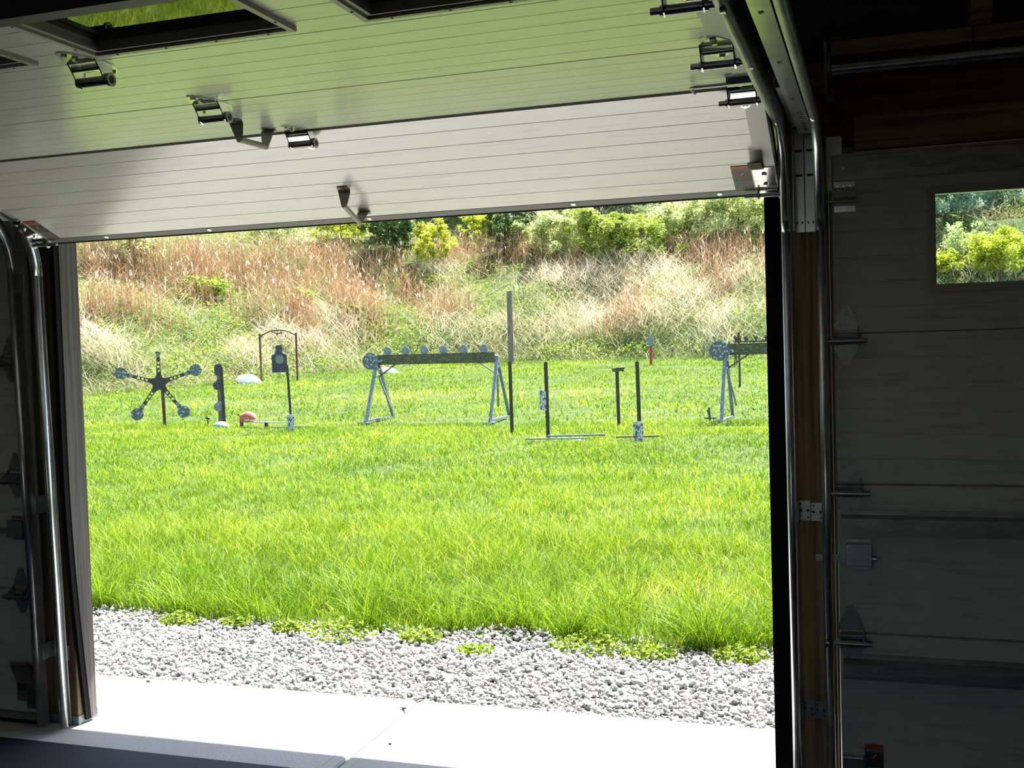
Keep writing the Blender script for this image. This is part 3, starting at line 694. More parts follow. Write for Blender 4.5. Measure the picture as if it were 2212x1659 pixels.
# lawn blades
def pale(x, y):      # worn straw coloured track across the lawn, plus a bare spot near the gravel
    c = 24.3+.20*(x+11); b = np.exp(-((y-c)/1.0)**2)*(x < -5.5)*(x > -17)
    return np.maximum(b*(.35+.65*noise2(x,y,1.4,21)), np.exp(-(((x+1.15)/.42)**2+((y-5.95)/.36)**2)))
def lawn_parts(n, ya, yb, h0, h1, w0, seg):
    u = RS.rand(n); y = np.sqrt(ya*ya+(yb*yb-ya*ya)*u); x = y*RS.uniform(-.99, .14, n)
    edge = 5.08+.26*noise2(x,y*0,.45,3)-.02
    d = foot_d(x,y); keep = (y > edge)&(d < .3); keep &= RS.rand(n) > .72*pale(x,y)
    cl = noise2(x,y,.22 if yb < 12 else .8,31); keep &= RS.rand(n) < .35+.9*cl
    x, y = x[keep], y[keep]; n = len(x); cl = noise2(x,y,.22 if yb<12 else .8,31)
    big = noise2(x,y,1.9,77); med = noise2(x,y,.5,78)
    h = RS.uniform(h0,h1,n)*(.6+.8*cl)*(.75+.5*big)
    tint = np.clip(.28+.42*(big-.5)+.30*(med-.5)+RS.normal(.06,.30,n), 0, 1)
    tint = np.where(RS.rand(n) < .05+.8*pale(x,y), RS.uniform(.86,1,n), tint)
    b = np.stack([x,y,ground(x,y)-.012],-1)
    return ribbons(b, h, w0*RS.uniform(.6,1.3,n), RS.uniform(.05,.5,n), RS.rand(n)*2*np.pi, RS.uniform(0,.75,n), seg, tint)
parts = [lawn_parts(110000, 5.0, 8.0, .05, .17, .0036, 3), lawn_parts(80000, 8.0, 11, .035, .105, .0048, 3), lawn_parts(150000, 11, 19, .035, .095, .008, 2), lawn_parts(150000, 19, 39, .04, .095, .016, 2)]
# taller tufts and stray blades along the gravel
n = 26000; x = RS.uniform(-5.2,.9,n); y = 5.08+.26*noise2(x,x*0,.45,3)+RS.rand(n)**1.6*.75; c = noise2(x,y,.16,41)
k = RS.rand(n) < c**1.8*1.5; x, y, c = x[k], y[k], c[k]; n = len(x)
parts.append(ribbons(np.stack([x,y,np.full(n,-.012)],-1), RS.uniform(.08,.30,n)*(.35+c), .0045*RS.uniform(.6,1.3,n), RS.uniform(.05,.55,n), RS.rand(n)*2*np.pi, RS.uniform(0,.8,n), 4, np.clip(RS.normal(.34,.2,n),0,.92)))
v, f, tn = join(parts); o = mesh_obj('grass', v, f, MT['blade'], tn)
tag(o, 'bright green lawn grass, longest where it meets the gravel', 'grass', kind='stuff')

# low leafy weeds at the gravel edge
def leaf_cloud(cx, cy, cz, size, tint, up=.4):
    """one folded-free quad leaf per centre"""
    n = len(cx); a = RS.normal(size=(n,3)); a[:,2] *= .7; a /= np.linalg.norm(a,axis=1)[:,None]
    b = RS.normal(size=(n,3)); b[:,2] += up; b -= (b*a).sum(1)[:,None]*a; b /= np.linalg.norm(b,axis=1)[:,None]
    c = np.stack([cx,cy,cz],-1); s = size[:,None]
    P = np.stack([c-a*s, c-b*s*.42, c+a*s, c+b*s*.42], 1)
    f = (np.arange(n)*4)[:,None]+np.arange(4)[None]
    return P.reshape(-1,3), f, np.repeat(tint,4)
def weed_clump(x, y, r, h, label, n=420, s=.016):
    t = RS.rand(n)**.5*r; a = RS.rand(n)*2*np.pi
    v, f, tn = leaf_cloud(t*np.cos(a), t*np.sin(a)*.7, RS.rand(n)*h*(1-.7*t/r), np.full(n,s)*RS.uniform(.6,1.3,n), np.clip(RS.normal(.45,.2,n),0,1))
    o = mesh_obj('weed_clump', v, f, MT['weed'], tn); o.location = (x,y,-.012); tag(o, label, 'weed', 'weeds along the gravel edge')
for q in [(-3.62,5.04,.12,.08,'small leafy weed at the gravel edge near the left post'),(-2.62,4.98,.20,.12,'wide leafy weed clump bulging over the gravel, left of the doorway middle'),
          (-2.95,5.02,.10,.08,'low leafy weed between two larger clumps on the left gravel edge'),(-1.32,5.02,.20,.10,'bright leafy weed clump at the gravel edge, right of the middle'),(-1.02,4.98,.14,.07,'flat yellow-green weed spilling onto the gravel, right part'),
          (-3.30,5.07,.09,.06,'small weed tuft at the far left end of the gravel edge'),(-.62,5.02,.13,.08,'yellow-green weed at the gravel edge near the right door jamb'),(-2.20,5.02,.12,.07,'low round weed at the gravel edge left of the seedling patch'),
          (-1.85,4.88,.10,.03,'thin seedling patch growing in the gravel, middle')]:
    weed_clump(*q)

# ------------------------------------------------------------------ the bank: reeds, dead grass, weeds (uncountable growth)
# patches as (x, y, radius) on the bank
REED, STRAW, WEED = [], [], []
REED = [(-27.3, 34.3, 1.5), (-26.0, 35.4, 1.5), (-24.9, 36.8, 1.7), (-24.3, 39.0, 1.8), (-22.9, 40.3, 1.6), (-22.0, 42.3, 1.7), (-20.5, 42.7, 1.5), (-18.9, 38.1, 1.3), (-20.1, 35.9, 1.1), (-21.3, 35.1, 0.7), (-23.4, 31.0, 1.0), (-24.1, 29.8, 0.8), (-18.4, 46.7, 1.6), (-16.4, 46.6, 1.3), (-14.3, 47.0, 1.5), (-12.0, 46.3, 1.1), (-7.7, 46.6, 1.2), (-5.8, 44.2, 1.4), (-4.4, 44.4, 1.2), (-8.8, 39.7, 1.1), (-16.2, 40.5, 1.2), (-18.6, 42.2, 0.8), (-5.9, 41.9, 0.9), (-20.6, 39.6, 1.2), (-22.2, 38.0, 1.1), (-24.2, 34.8, 1.1)]
STRAW = [(-8.1, 42.7, 1.5), (-9.2, 44.3, 1.2), (-6.7, 40.8, 1.3), (-10.6, 43.7, 1.6), (-12.5, 43.4, 1.2), (-10.3, 40.7, 1.7), (-11.6, 39.0, 1.1), (-13.4, 38.8, 1.1), (-15.3, 38.9, 1.1), (-4.9, 42.5, 1.1), (-17.9, 44.1, 1.0), (-22.2, 28.1, 0.9), (-23.1, 28.2, 0.8), (-18.7, 34.6, 1.0), (-18.9, 36.9, 1.1), (-19.8, 34.3, 0.9), (-7.8, 39.2, 1.1), (-5.3, 38.5, 1.2), (3.7, 42.6, 0.7), (-19.9, 32.1, 0.8)]
WEED = [(-24.2, 35.6, 0.7), (-23.6, 36.2, 0.7), (-21.6, 33.7, 1.0), (-22.1, 31.6, 1.0), (-22.1, 29.2, 0.9), (-21.0, 30.0, 1.1), (-21.0, 31.9, 0.8), (-23.1, 29.2, 0.6), (-17.3, 38.0, 1.1), (-17.3, 39.2, 0.9), (-18.6, 43.3, 0.8), (-14.8, 43.0, 0.8), (-11.4, 41.6, 1.0), (-11.4, 42.3, 0.8), (-4.5, 38.5, 1.2), (-5.3, 39.7, 0.9), (-8.1, 38.1, 1.0), (-10.4, 38.3, 1.1), (-17.3, 36.6, 0.7), (-18.1, 33.9, 1.0), (-19.1, 32.4, 0.8), (-14.3, 40.0, 0.9), (-21.0, 37.7, 0.6)]
def weight(x, y, L):
    w = np.zeros(len(x))
    for (a,b,r) in L: w = np.maximum(w, np.exp(-(((x-a)**2+(y-b)**2)/(r*r))**1.3))
    return w
def bank_points(n, dmax=17):
    y = RS.uniform(8, 60, n); x = y*RS.uniform(-1.02, .30, n); d = foot_d(x,y)
    k = (d > -.25)&(d < dmax); return x[k], y[k], d[k]
# reeds
x, y, d = bank_points(420000); w = weight(x,y,REED); nz_ = noise2(x,y,1.1,51)
k = RS.rand(len(x)) < (w*.50+.035)*(.3+nz_)*(d > .8); x, y, w = x[k], y[k], w[k]; n = len(x)
h = RS.uniform(.8,1.7,n)*(.55+.45*w)
b = np.stack([x,y,ground(x,y)-.02],-1); tnt = np.clip(RS.normal(.42,.17,n)+(.15*(noise2(x,y,1.8,8)-.5)),0,.9)
lean = RS.uniform(0,.14,n); az = RS.rand(n)*2*np.pi; curl = RS.uniform(0,.08,n)
P = [ribbons(b, h, RS.uniform(.014,.026,n), lean, az, curl, 3, tnt)]
j = RS.rand(n) < .9       # drooping leaves
P.append(ribbons(b[j]+np.stack([0*h[j],0*h[j],h[j]*RS.uniform(.2,.8,j.sum())],-1), h[j]*.30, np.full(j.sum(),.020), np.full(j.sum(),.5), RS.rand(j.sum())*2*np.pi, RS.uniform(.3,.9,j.sum()), 2, np.clip(tnt[j]+.12,0,.95)))
j = RS.rand(n) < .06      # pale plumes
tip = b[j]+np.stack([np.cos(az[j])*h[j]*(lean[j]+curl[j]), np.sin(az[j])*h[j]*(lean[j]+curl[j]), h[j]*.96],-1); jn = j.sum()
for _ in range(2): P.append(ribbons(tip-np.array([0,0,.1]), np.full(jn,.20), np.full(jn,.05), np.full(jn,.1), RS.rand(jn)*2*np.pi, RS.uniform(.1,.5,jn), 3, RS.uniform(.88,1,jn)))
v, f, tn = join(P); o = mesh_obj('dry_reeds', v, f, MT['reed'], tn)
tag(o, 'tall tan dry reeds with pale plumes standing over the bank', 'reeds', kind='stuff')
# dead grass
x, y, d = bank_points(820000, 20); w = weight(x,y,STRAW); wr = weight(x,y,WEED)*.6; nz_ = noise2(x,y,.9,61)
k = RS.rand(len(x)) < (.14+.50*w-.12*wr)*(.4+nz_)*np.clip(1.2-d/22,.2,1); x, y, w = x[k], y[k], w[k]; n = len(x)
nb = noise2(x,y,1.3,62)
b = np.stack([x,y,ground(x,y)+RS.uniform(0,.45,n)*(.3+w)],-1)
az = RS.normal(-1.6,1.1,n)
P = [ribbons(b, RS.uniform(.28,.80,n)*(.65+.45*w), RS.uniform(.007,.015,n), RS.uniform(.1,.9,n), az, RS.uniform(.4,1.5,n), 4, np.clip(RS.normal(.50,.20,n)+.30*w+.3*(nb-.5),0,1))]
n2 = n//7; q = RS.choice(n, n2, False)     # fallen stalks
P.append(ribbons(b[q]+np.array([0,0,.25]), RS.uniform(.3,.9,n2), np.full(n2,.011), RS.uniform(.9,2.2,n2), RS.rand(n2)*2*np.pi, RS.uniform(-.6,.1,n2), 2, RS.uniform(.5,1,n2)))
v, f, tn = join(P); o = mesh_obj('dead_grass', v, f, MT['straw'], tn)
tag(o, 'tangled pale dead grass and fallen stalks on the bank', 'dead grass', kind='stuff')
# weeds
x, y, d = bank_points(620000, 20); w = weight(x,y,WEED); ws = weight(x,y,STRAW); wr = weight(x,y,REED); nz_ = noise2(x,y,.8,71); nl = noise2(x,y,2.6,73)
k = RS.rand(len(x)) < (.10+.55*w+.34*(nl > .5)*(1-wr)+.12*(d<1.5)-.10*ws)*(.25+1.1*nz_); x, y, w = x[k], y[k], w[k]; n = len(x); nz_ = nz_[k]
hh = (.15+.55*nz_)*RS.rand(n)**.6
v, f, tn = leaf_cloud(x, y, ground(x,y)+hh, RS.uniform(.028,.062,n), np.clip(RS.normal(.42,.17,n)+.5*(noise2(x,y,1.1,72)-.45),0,1), .9)
o = mesh_obj('bank_weeds', v, f, MT['weed'], tn)
tag(o, 'fresh green leafy weeds growing through the dead grass on the bank', 'weeds', kind='stuff')

# ------------------------------------------------------------------ shrubs and trees on the bank
def leafmat(name, lo, mid, hi, tr=.4):
    return mat(name, mid, .55, 0, .3, trans=tr, attr='tint', ramp=[(0,lo),(.5,mid),(1,hi)])
LM = dict(yellow=leafmat('leaves_yellow_green',(0.161,0.212,0.016),(0.421,0.462,0.034),(0.662,0.655,0.100)),
 fresh=leafmat('leaves_fresh_green',(0.078,0.145,0.016),(0.248,0.328,0.042),(0.509,0.529,0.126)),
 pale=leafmat('leaves_pale_green',(0.183,0.248,0.082),(0.463,0.520,0.200),(0.751,0.769,0.383)),
 dark=leafmat('leaves_dark_green',(0.021,0.053,0.009),(0.065,0.125,0.026),(0.164,0.241,0.050),.25),
 blue=leafmat('leaves_blue_green',(0.068,0.130,0.085),(0.225,0.337,0.230),(0.452,0.545,0.399)))
def tree(name, x, y, w, h, lm, label, dens=1.0, trunk=.35, shape='round', ls=.075):
    z = gz(x,y)-.05; t = thing(name, label, 'tree' if name != 'shrub' else 'shrub', (x,y,z))
    m = MB(); r = random.Random(int(abs(x*31+y*17))); tips = []
    nb = 9 if h > 2.5 else 6
    m.tube((0,0,0),(r.uniform(-.1,.1)*w*.3,0,h*.55), .03*h**.8, 7, .015*h**.8)
    for k in range(nb):
        a = 2*math.pi*k/nb+r.uniform(-.3,.3); zz = h*r.uniform(.12,.5); e = (math.cos(a)*w*.36*r.uniform(.6,1.1), math.sin(a)*w*.36*r.uniform(.6,1.1), min(h*.92, zz+h*r.uniform(.25,.45)))
        m.tube((0,0,zz), e, .012*h**.8, 5, .005*h**.8); tips.append(e)
        for q in range(3):
            e2 = (e[0]+r.uniform(-.2,.2)*w, e[1]+r.uniform(-.2,.2)*w, e[2]+r.uniform(-.12,.12)*h); m.tube(e, e2, .006, 4, .003); tips.append(e2)
    m.build('trunk', MT['bark'], t)
    n = int(9000*dens*w*h/6); c = len(tips)*3
    cen = np.array([tips[k%len(tips)] for k in range(c)])+RS.normal(0,1,(c,3))*np.array([w*.10,w*.10,h*.09])
    lowc = RS.rand(c) < .38; cen[lowc] = np.stack([RS.normal(0,w*.26,lowc.sum()), RS.normal(0,w*.26,lowc.sum()), RS.uniform(.08,.6,lowc.sum())*h],-1)
    if shape == 'cone': cen[:,:2] *= (1.25-cen[:,2:3]/h)
    i = RS.randint(0,c,n); rad = w*.13*RS.uniform(.5,1.2,c)
    p = RS.normal(size=(n,3)); p /= np.linalg.norm(p,axis=1)[:,None]; p *= (RS.rand(n)**.45*rad[i])[:,None]; p[:,2] *= .8
    p += cen[i]; p[:,2] = np.clip(p[:,2], h*.04, h*1.05)
    tb = RS.normal(.5,.12,c)
    v, f, tn = leaf_cloud(p[:,0],p[:,1],p[:,2], RS.uniform(.6,1.2,n)*ls, np.clip(tb[i]+RS.normal(0,.16,n),0,1))
    mesh_obj('foliage', v, f, LM[lm], tn, t); return t
tree('shrub',-18.6,45.2,1.7,2.3,'yellow','slender yellow-green sapling rising through the reeds left of the pole',0.8)
tree('tree',-20.7,45.6,2.6,2.9,'dark','dark green bush under the open door edge, left of the yellow-green sapling',1.2)
tree('shrub',-18.4,50.8,1.9,1.9,'yellow','bright yellow-green bush at the top of the bank above the weathered pole',1.2)
tree('tree',-15.9,47.3,1.8,2.2,'dark','narrow dark green shrub just right of the bright yellow bush',1.1)
tree('tree',-13.5,47.4,3.2,2.5,'pale','broad pale green willow shrub above the middle of the bank',1.1)
tree('tree',-11.2,46.0,2.4,2.3,'fresh','fresh green shrub between the pale willow and the dense green one',1.1)
tree('tree',-9.4,45.8,2.9,2.0,'fresh','dense green shrub above the mound of white dead grass',1.3)
tree('tree',-7.7,47.9,3.0,2.6,'pale','pale green tree at the top of the bank, second from the right door jamb',1.0)
tree('tree',-5.5,47.7,3.2,2.9,'pale','pale green tree at the top of the bank beside the right door jamb',1.0)
tree('shrub',-27.1,35.5,2.2,1.6,'pale','thin pale shrub behind the reeds at the far left of the doorway',0.5)
tree('shrub',-25.9,44.4,3.0,1.8,'pale','wide pale green shrub behind the reeds under the door edge',0.6)
tree('shrub',-23.6,46.3,2.2,1.6,'yellow','small yellow-green shrub behind the reeds, left of the dark green bush',0.7)
tree('shrub',-23.8,35.4,1.6,0.7,'fresh','low green bush in a gap among the left reeds',1.6)
tree('shrub',-20.7,37.2,0.8,0.7,'fresh','small dark green bush in the middle of the left reeds',2.0)
tree('shrub',-19.1,38.0,0.8,0.6,'fresh','small fresh green bush at the right end of the left reeds',2.0)
tree('shrub',4.2,42.8,2.3,2.0,'yellow','yellow-green bush seen through the door window',1.2)
tree('tree',2.8,48.7,2.6,2.8,'blue','blue-green tree seen at the left side of the door window',1.0)
tree('tree',5.0,52.6,3.2,3.2,'blue','larger blue-green tree seen at the right side of the door window',1.0)
tree('shrub',3.2,44.1,1.6,1.3,'pale','pale tan-green shrub in the middle of the window view',0.6)
tree('shrub',2.2,43.2,1.4,0.9,'yellow','low yellow-green bush at the lower left of the window view',0.9)
for q in [(-40,48,6,6,'dark','tall dark tree behind the reeds at the far left'),(-34,53,6,6,'fresh','tall green tree behind the reeds, left'),(-27,56,6,6,'blue','tall blue-green tree behind the left reeds'),
          (-20,59,6,6,'dark','tall dark tree standing behind the yellow-green sapling'),(-14,60,6,6,'fresh','tall green tree behind the willow shrub'),(-8,60,6,6,'dark','tall dark tree behind the dense green shrub'),
          (-2,60,6,6,'fresh','tall green tree behind the right end of the bank'),(4.5,60,6,6.5,'dark','tall dark tree high in the window view'),(11,59,6,6,'blue','tall blue-green tree right of the window view')]:
    tree('tree', *q, .30, ls=.16)

# ------------------------------------------------------------------ steel targets on the lawn
def ringcell(m, x0, x1, za, zb, wa, wb, r, y0, y1, n=16):
    """tapering strip cell (length along local x) with a round hole"""
    cx = (x0+x1)/2
    for y, flip in ((y0, False), (y1, True)):
        o = []; i = []
        for k in range(n):
            t = 2*math.pi*(k+.5)/n; c, s = math.cos(t), math.sin(t); i.append((cx+r*c, y, r*s))
            L = (x1-x0)/2; q = 1/max(abs(c)/L, abs(s)/((wa+wb)/4)); xx = cx+c*q; ww = wa+(wb-wa)*((xx-x0)/(x1-x0)); zz = s*q*(ww/((wa+wb)/2))
            o.append((xx, y, zz))
        f = [(k,(k+1)%n,n+(k+1)%n,n+k) for k in range(n)]
        m.add(o+i, [tuple(reversed(q)) for q in f] if flip else f)
    for k in range(n):
        t0, t1 = 2*math.pi*(k+.5)/n, 2*math.pi*(k+1.5)/n
        m.add([(cx+r*math.cos(t),y,r*math.sin(t)) for t in (t0,t1) for y in (y0,y1)], [(0,1,3,2)])
def zrot(a): return Matrix.Rotation(a, 4, 'Z')
def yrot(a): return Matrix.Rotation(a, 4, 'Y')
sx, sy = -13.29, 18.12
t = thing('star_target', 'five-armed steel star target with round plates on a rusty post', 'shooting target', (sx,sy,gz(sx,sy)), math.radians(36))
m = MB(); m.bar((.075,.03,-.05),(.055,.03,.86), .062, .05, (0,1,0)); m.build('post', MT['rust'], t)
C = Matrix.Translation((0,0,.86))
m = MB(); pts = []
for k in range(5):
    a = math.pi/2+2*math.pi*k/5
    for d, rr in ((-.30,.165),(-.19,.215),(.19,.215),(.30,.165),(.628,.125)): pts.append((rr*math.cos(a+d), rr*math.sin(a+d)))
m.poly_y([p for p in pts[::-1]], -.006, .006); m.tube((0,-.03,0),(0,.06,0),.03,16)
m.build('hub_plate', MT['blacksteel'], t, C)
for k in range(5):
    a = math.pi/2+2*math.pi*k/5+math.radians(1)*(k%2)
    A = C @ Matrix(((math.cos(a),0,-math.sin(a),0),(0,1,0,0),(math.sin(a),0,math.cos(a),0),(0,0,0,1)))
    m = MB()
    for q in range(3): ringcell(m, .200+q*.078, .278+q*.078, 0,0, .088-.006*q, .082-.006*q, .026, -.005, .005)
    m.poly_y([(.434,.035),(.434,-.035),(.56,-.034),(.57,-.045),(.60,-.045),(.60,.045),(.57,.045),(.56,.034)], -.005, .005)
    m.box(.585,.61,-.016,.012,-.03,.03)
    arm = m.build('arm', MT['blacksteel'], t, A)
    if k: tag(MB().disc_y(.727, 0, .118, -.012, -.002, 36).build('round_plate', MT['pitted'], t, A), 'pitted grey round plate')
    MB().box(.50,.585,-.0085,.0065,-.031,.031).build('plate_clamp', MT['galvold'], t, A)

def tpost(x, y, h, label, rz=0, cat='post', lean=0., mtn='blacksteel'):
    t = thing('steel_fence_post', label, cat, (x,y,gz(x,y)), rz); m = MB()
    m.box(-.028,.028,-.004,.004,-.1,h); m.box(-.006,.006,0,.042,-.1,h-.01)
    for k in range(int(h/.054)): m.box(-.011,.011,-.009,-.002,.04+k*.054,.055+k*.054)
    if lean: m.xf(Matrix.Rotation(lean,4,'Y'))
    m.build('post', MT[mtn], t); return t
# dueling tree
x, y = -12.05, 18.30; g = gz(x,y); t = thing('paddle_tree_target', 'weathered wooden post target with half-round steel paddles on its left', 'shooting target', (x,y,g), math.radians(33))
MB().box(-.043,.043,-.03,.05,-.1,1.22).build('timber_post', MT['pole2'], t, None, .004)
for zz, kind in ((1.11,0),(.80,1),(.385,1)):
    m = MB()
    if kind: 
        m.poly_y([(-.03+ .088*math.cos(a)-.005, zz+.088*math.sin(a)) for a in np.linspace(math.radians(115),math.radians(245),14)]+[(.02,zz-.08),(.02,zz+.08)], -.044,-.034); m.box(-.05,.03,-.05,-.034,zz+.05,zz+.11)
    else: m.poly_y([(-.085,1.02),(-.09,1.08),(-.088,1.15),(-.07,1.20),(.0,1.20),(.05,1.19),(.065,1.14),(.02,1.02),(-.05,.99)], -.044,-.034)
    m.build('paddle', MT['dgrey'] if zz > .5 else MT['galvold'], t)
tpost(-11.97, 18.30, 1.14, 'black steel fence post pressed against the wooden paddle post', math.radians(33), lean=-.02)
m = MB(); r_ = random.Random(4); m.ball((0,0,.02), .17,.12,.10, 9,6, z0=-.4, fn=lambda a,b,c:(a*(1+r_.uniform(-.12,.12)),b*(1+r_.uniform(-.12,.12)),c*(1+r_.uniform(-.2,.2))))
o = m.build('rock', MT['bluish']); o.location = (-11.85,17.98,gz(-11.85,17.98)); tag(o, 'pale blue-grey rock at the foot of the wooden paddle post', 'rock')
m = MB(); m.bar((0,0,-.03),(.01,0,.14),.022,.012,(0,1,0)); m.bar((-.05,0,.16),(.05,0,.14),.03,.012,(0,1,0)); m.bar((.01,0,.13),(-.03,0,.20),.015,.012,(0,1,0)); 
o = m.build('steel_scrap', MT['blacksteel']); o.location = (-12.45,18.45,gz(-12.4,18.4)); tag(o, 'small black steel stub in the grass left of the wooden paddle post', 'scrap')
# silhouette
x, y = -9.91, 17.25; g = gz(x,y); t = thing('silhouette_target', 'dark head-and-shoulders steel silhouette with a worn round patch on a black post', 'shooting target', (x,y,g), math.radians(30))
m = MB(); m.box(-.022,.022,-.003,.003,-.1,1.16); m.box(-.004,.004,0,.036,-.1,1.15); m.xf(Matrix.Rotation(-.035,4,'Y')); m.build('post', MT['blacksteel'], t)
half = [(.055,1.50),(.060,1.47),(.060,1.39),(.070,1.365),(.115,1.345),(.130,1.32),(.133,1.26),(.130,1.03)]
out = half[::-1]; out = [(-a,b) for a,b in half][::-1]
poly = [(-a,b) for a,b in reversed(half)]+[(-.045,1.51),(.045,1.51)]+half
m = MB(); m.poly_y([(a-.17,b) for a,b in poly], -.018, -.008); m.build('silhouette_plate', MT['dgrey'], t)
tag(MB().disc_y(-.165,1.26,.077,-.0195,-.0185,28).build('worn_patch', MT['patch'], t), 'pale round worn patch')
MB().box(-.09,-.03,-.008,.01,1.09,1.13).build('plate_bracket', MT['blacksteel'], t)
x, y = -9.86, 17.12; m = MB(); m.poly_y([(-.060,-.03),(.060,-.03),(.066,.28),(-.062,.285)], -.012,.012)
o = m.build('steel_plate', MT['speck']); o.location = (x,y,gz(x,y)); o.rotation_euler = (.05,.04,math.radians(28)); tag(o, 'chipped white plate standing against the foot of the silhouette post', 'plate')
def rod(name, p, q, r, mt_, label, cat='bar', h=.03):
    z0, z1 = gz(*p)+h, gz(*q)+h; c = Vector((p[0],p[1],z0)); m = MB(); m.bar((0,0,0), Vector((q[0],q[1],z1))-c, r*2, r*1.6)
    o = m.build(name, MT[mt_]); o.location = c; return tag(o, label, cat)
rod('steel_rod', (-10.33,17.22),(-9.62,17.40), .010, 'galvold', 'thin pale rod lying in the grass behind the silhouette post', 'rod', .05)
# low bench with canister
t = thing('low_rail_bench', 'low grey metal rail on short legs left of the silhouette post', 'bench', (-11.6,18.3,gz(-11.6,18.3)), 0)
m = MB(); m.bar((-.02,-.02,.10),(1.25,-.55,.115),.12,.014); m.build('rail', MT['galvold'], t)
for q in ((.03,-.04),(.75,-.34)): MB().bar((q[0],q[1],-.05),(q[0],q[1],.10),.06,.03,(0,1,0)).build('leg', MT['dgrey'], t)
x, y = -11.38, 18.21; t = thing('canister', 'orange and white rounded canister with a curved handle lying on the low metal rail', 'canister', (x,y,gz(x,y)+.11), math.radians(-23))
m = MB(); m.ball((0,0,.0), .245,.12,.185, 20, 12, z0=0, fn=lambda a,b,c:(a*(1.0-.12*c*(a>0)), b, c**.75 if c > 0 else c)); m.build('shell', MT['orange'], t)
m = MB(); m.path([(-.205,-.03,.01),(-.225,-.03,.07),(-.255,-.03,.12),(-.285,-.03,.13),(-.30,-.03,.11)], .012, 8); m.build('handle', MT['rust'], t)

# plate racks
def rack(x0, y0, x1, y1, htop, label, discs, big_r, hb=.19, cut=None, disc_lbl=''):
    L = math.hypot(x1-x0, y1-y0); rz = math.atan2(y1-y0, x1-x0); g = gz(x0,y0)
    t = thing('plate_rack', label, 'shooting target', (x0,y0,g), rz)
    m = MB(); zc = htop-hb/2
    m.box(0,L,-.045,-.030,htop-hb,htop); m.box(0,L,-.045,.05,htop-.012,htop); m.box(0,L,-.045,.05,htop-hb,htop-hb+.012)
    m.build('beam', MT['olive'], t)
    for e, s in ((0,1),(L,-1)):
        xe = e-s*.02
        fy, by = -.50, .62
        for nm, pts in (('leg', [(xe-s*.015,.0,htop-.10),(xe-s*.03,fy,.02)]), ('leg', [(xe,.0,htop-.06),(xe-s*.0,by,.02)])):
            m = MB(); m.bar(pts[0], pts[1], .055, .045, (0,1,0)); m.build(nm, MT['galvold'], t)
        m = MB(); m.bar((xe-s*.03,fy-.05,.035),(xe,by+.03,.035),.05,.05); m.build('foot_rail', MT['galvold'], t)
        m = MB(); zz = htop-.42; k = (htop-.08-zz)/(htop-.1)
        m.bar((xe,fy*k,zz),(xe,by*k,zz),.03,.03); m.bar((xe,fy*k*.55,htop-.27),(xe,by*k*.55,htop-.27),.05,.05); m.build('cross_bar', MT['galvold'], t)
        m = MB(); m.bar((xe+s*.01,.05,zz),(xe+s*.38,.02,htop-hb+.01),.024,.024,(0,1,0)); m.build('diagonal_brace', MT['olive' if s > 0 else 'galvold'], t)
        m = MB(); m.bar((xe+s*.0,.02,zz+.02),(xe+s*.11,.30,.25),.03,.03,(0,1,0)); m.build('back_stay', MT['galvold'], t)
        m = MB(); m.box(xe-s*.03-.13,xe-s*.03+.10,fy-.10,fy+.04,.0,.012); m.build('foot_plate', MT['galvold'], t)
    for q in discs:
        m = MB(); m.disc_y(0,0,.082,-.006,.004,28); m.box(-.03,.03,-.004,.006,-.09,-.05)
        tag(m.build('round_plate', MT['galvold'], t, Matrix.Translation((q,.02,htop+.066)) @ Matrix.Rotation(.06,4,'Z')), 'small round steel plate')
    m = MB(); m.disc_y(0,0,big_r,-.008,.004,40); m.box(-.02,big_r+.06,.004,.02,-.03,.03); 
    tag(m.build('stop_plate', MT['pitted'], t, Matrix.Translation((-.115,-.10,htop-.115)) @ Matrix.Rotation(math.radians(8),4,'Z')), 'large round speckled stop plate')
    return t
rack(-9.22, 19.46, -6.78, 19.40, 1.285, 'left plate rack: grey trestles, olive beam and six small round plates', [.20,.585,.98,1.375,1.79,2.20], .165)
rack(-2.42, 18.85, -.02, 18.80, 1.315, 'right plate rack with a bare olive beam running behind the door jamb', [], .172)
x, y = -2.72, 18.75; m = MB(); m.box(-.10,.10,-.03,.03,.045,.075); m.bar((0,0,-.03),(-.02,0,.24),.035,.02,(0,1,0)); m.bar((-.05,0,.20),(.0,0,.06),.02,.015,(0,1,0))
o = m.build('steel_scrap', MT['dgrey']); o.location = (x,y,gz(x,y)); tag(o, 'dark steel fork and bar at the foot of the right plate rack', 'scrap')

# fence posts in the middle, plates, bars
tpost(-5.54, 16.54, 1.15, 'black steel fence post directly right of the left plate rack', math.radians(18), lean=-.004)
tpost(-4.66, 15.59, 1.155, 'black steel fence post carrying a chipped white plate at mid height', math.radians(16), lean=-.006)
m = MB(); m.poly_y([(-.046,-.15),(.050,-.16),(.046,.13),(-.052,.145)], -.010, .0); o = m.build('steel_plate', MT['speck']); o.location = (-4.712, 15.54, gz(-4.7,15.5)+.60)
o.rotation_euler = (0,.0,math.radians(22)); tag(o, 'chipped white plate hung at mid height on a black post', 'plate')
t = tpost(-4.05, 17.62, .93, 'thin black steel post with a small flat head plate', math.radians(13), lean=-.01)
m = MB(); m.poly_y([(-.095,.985),(-.085,.925),(.03,.925),(.10,.95),(.12,.985),(.0,.99)], -.05, .05); m.box(-.02,.14,-.055,.055,.985,.995); m.tube((.085,-.03,.945),(.085,.03,.945),.022,12)
tag(m.build('head_plate', MT['olive'], t), 'small olive steel head plate')
tpost(-3.27, 15.55, 1.13, 'black steel fence post rising behind a chipped white plate on the grass', math.radians(12), lean=-.012)
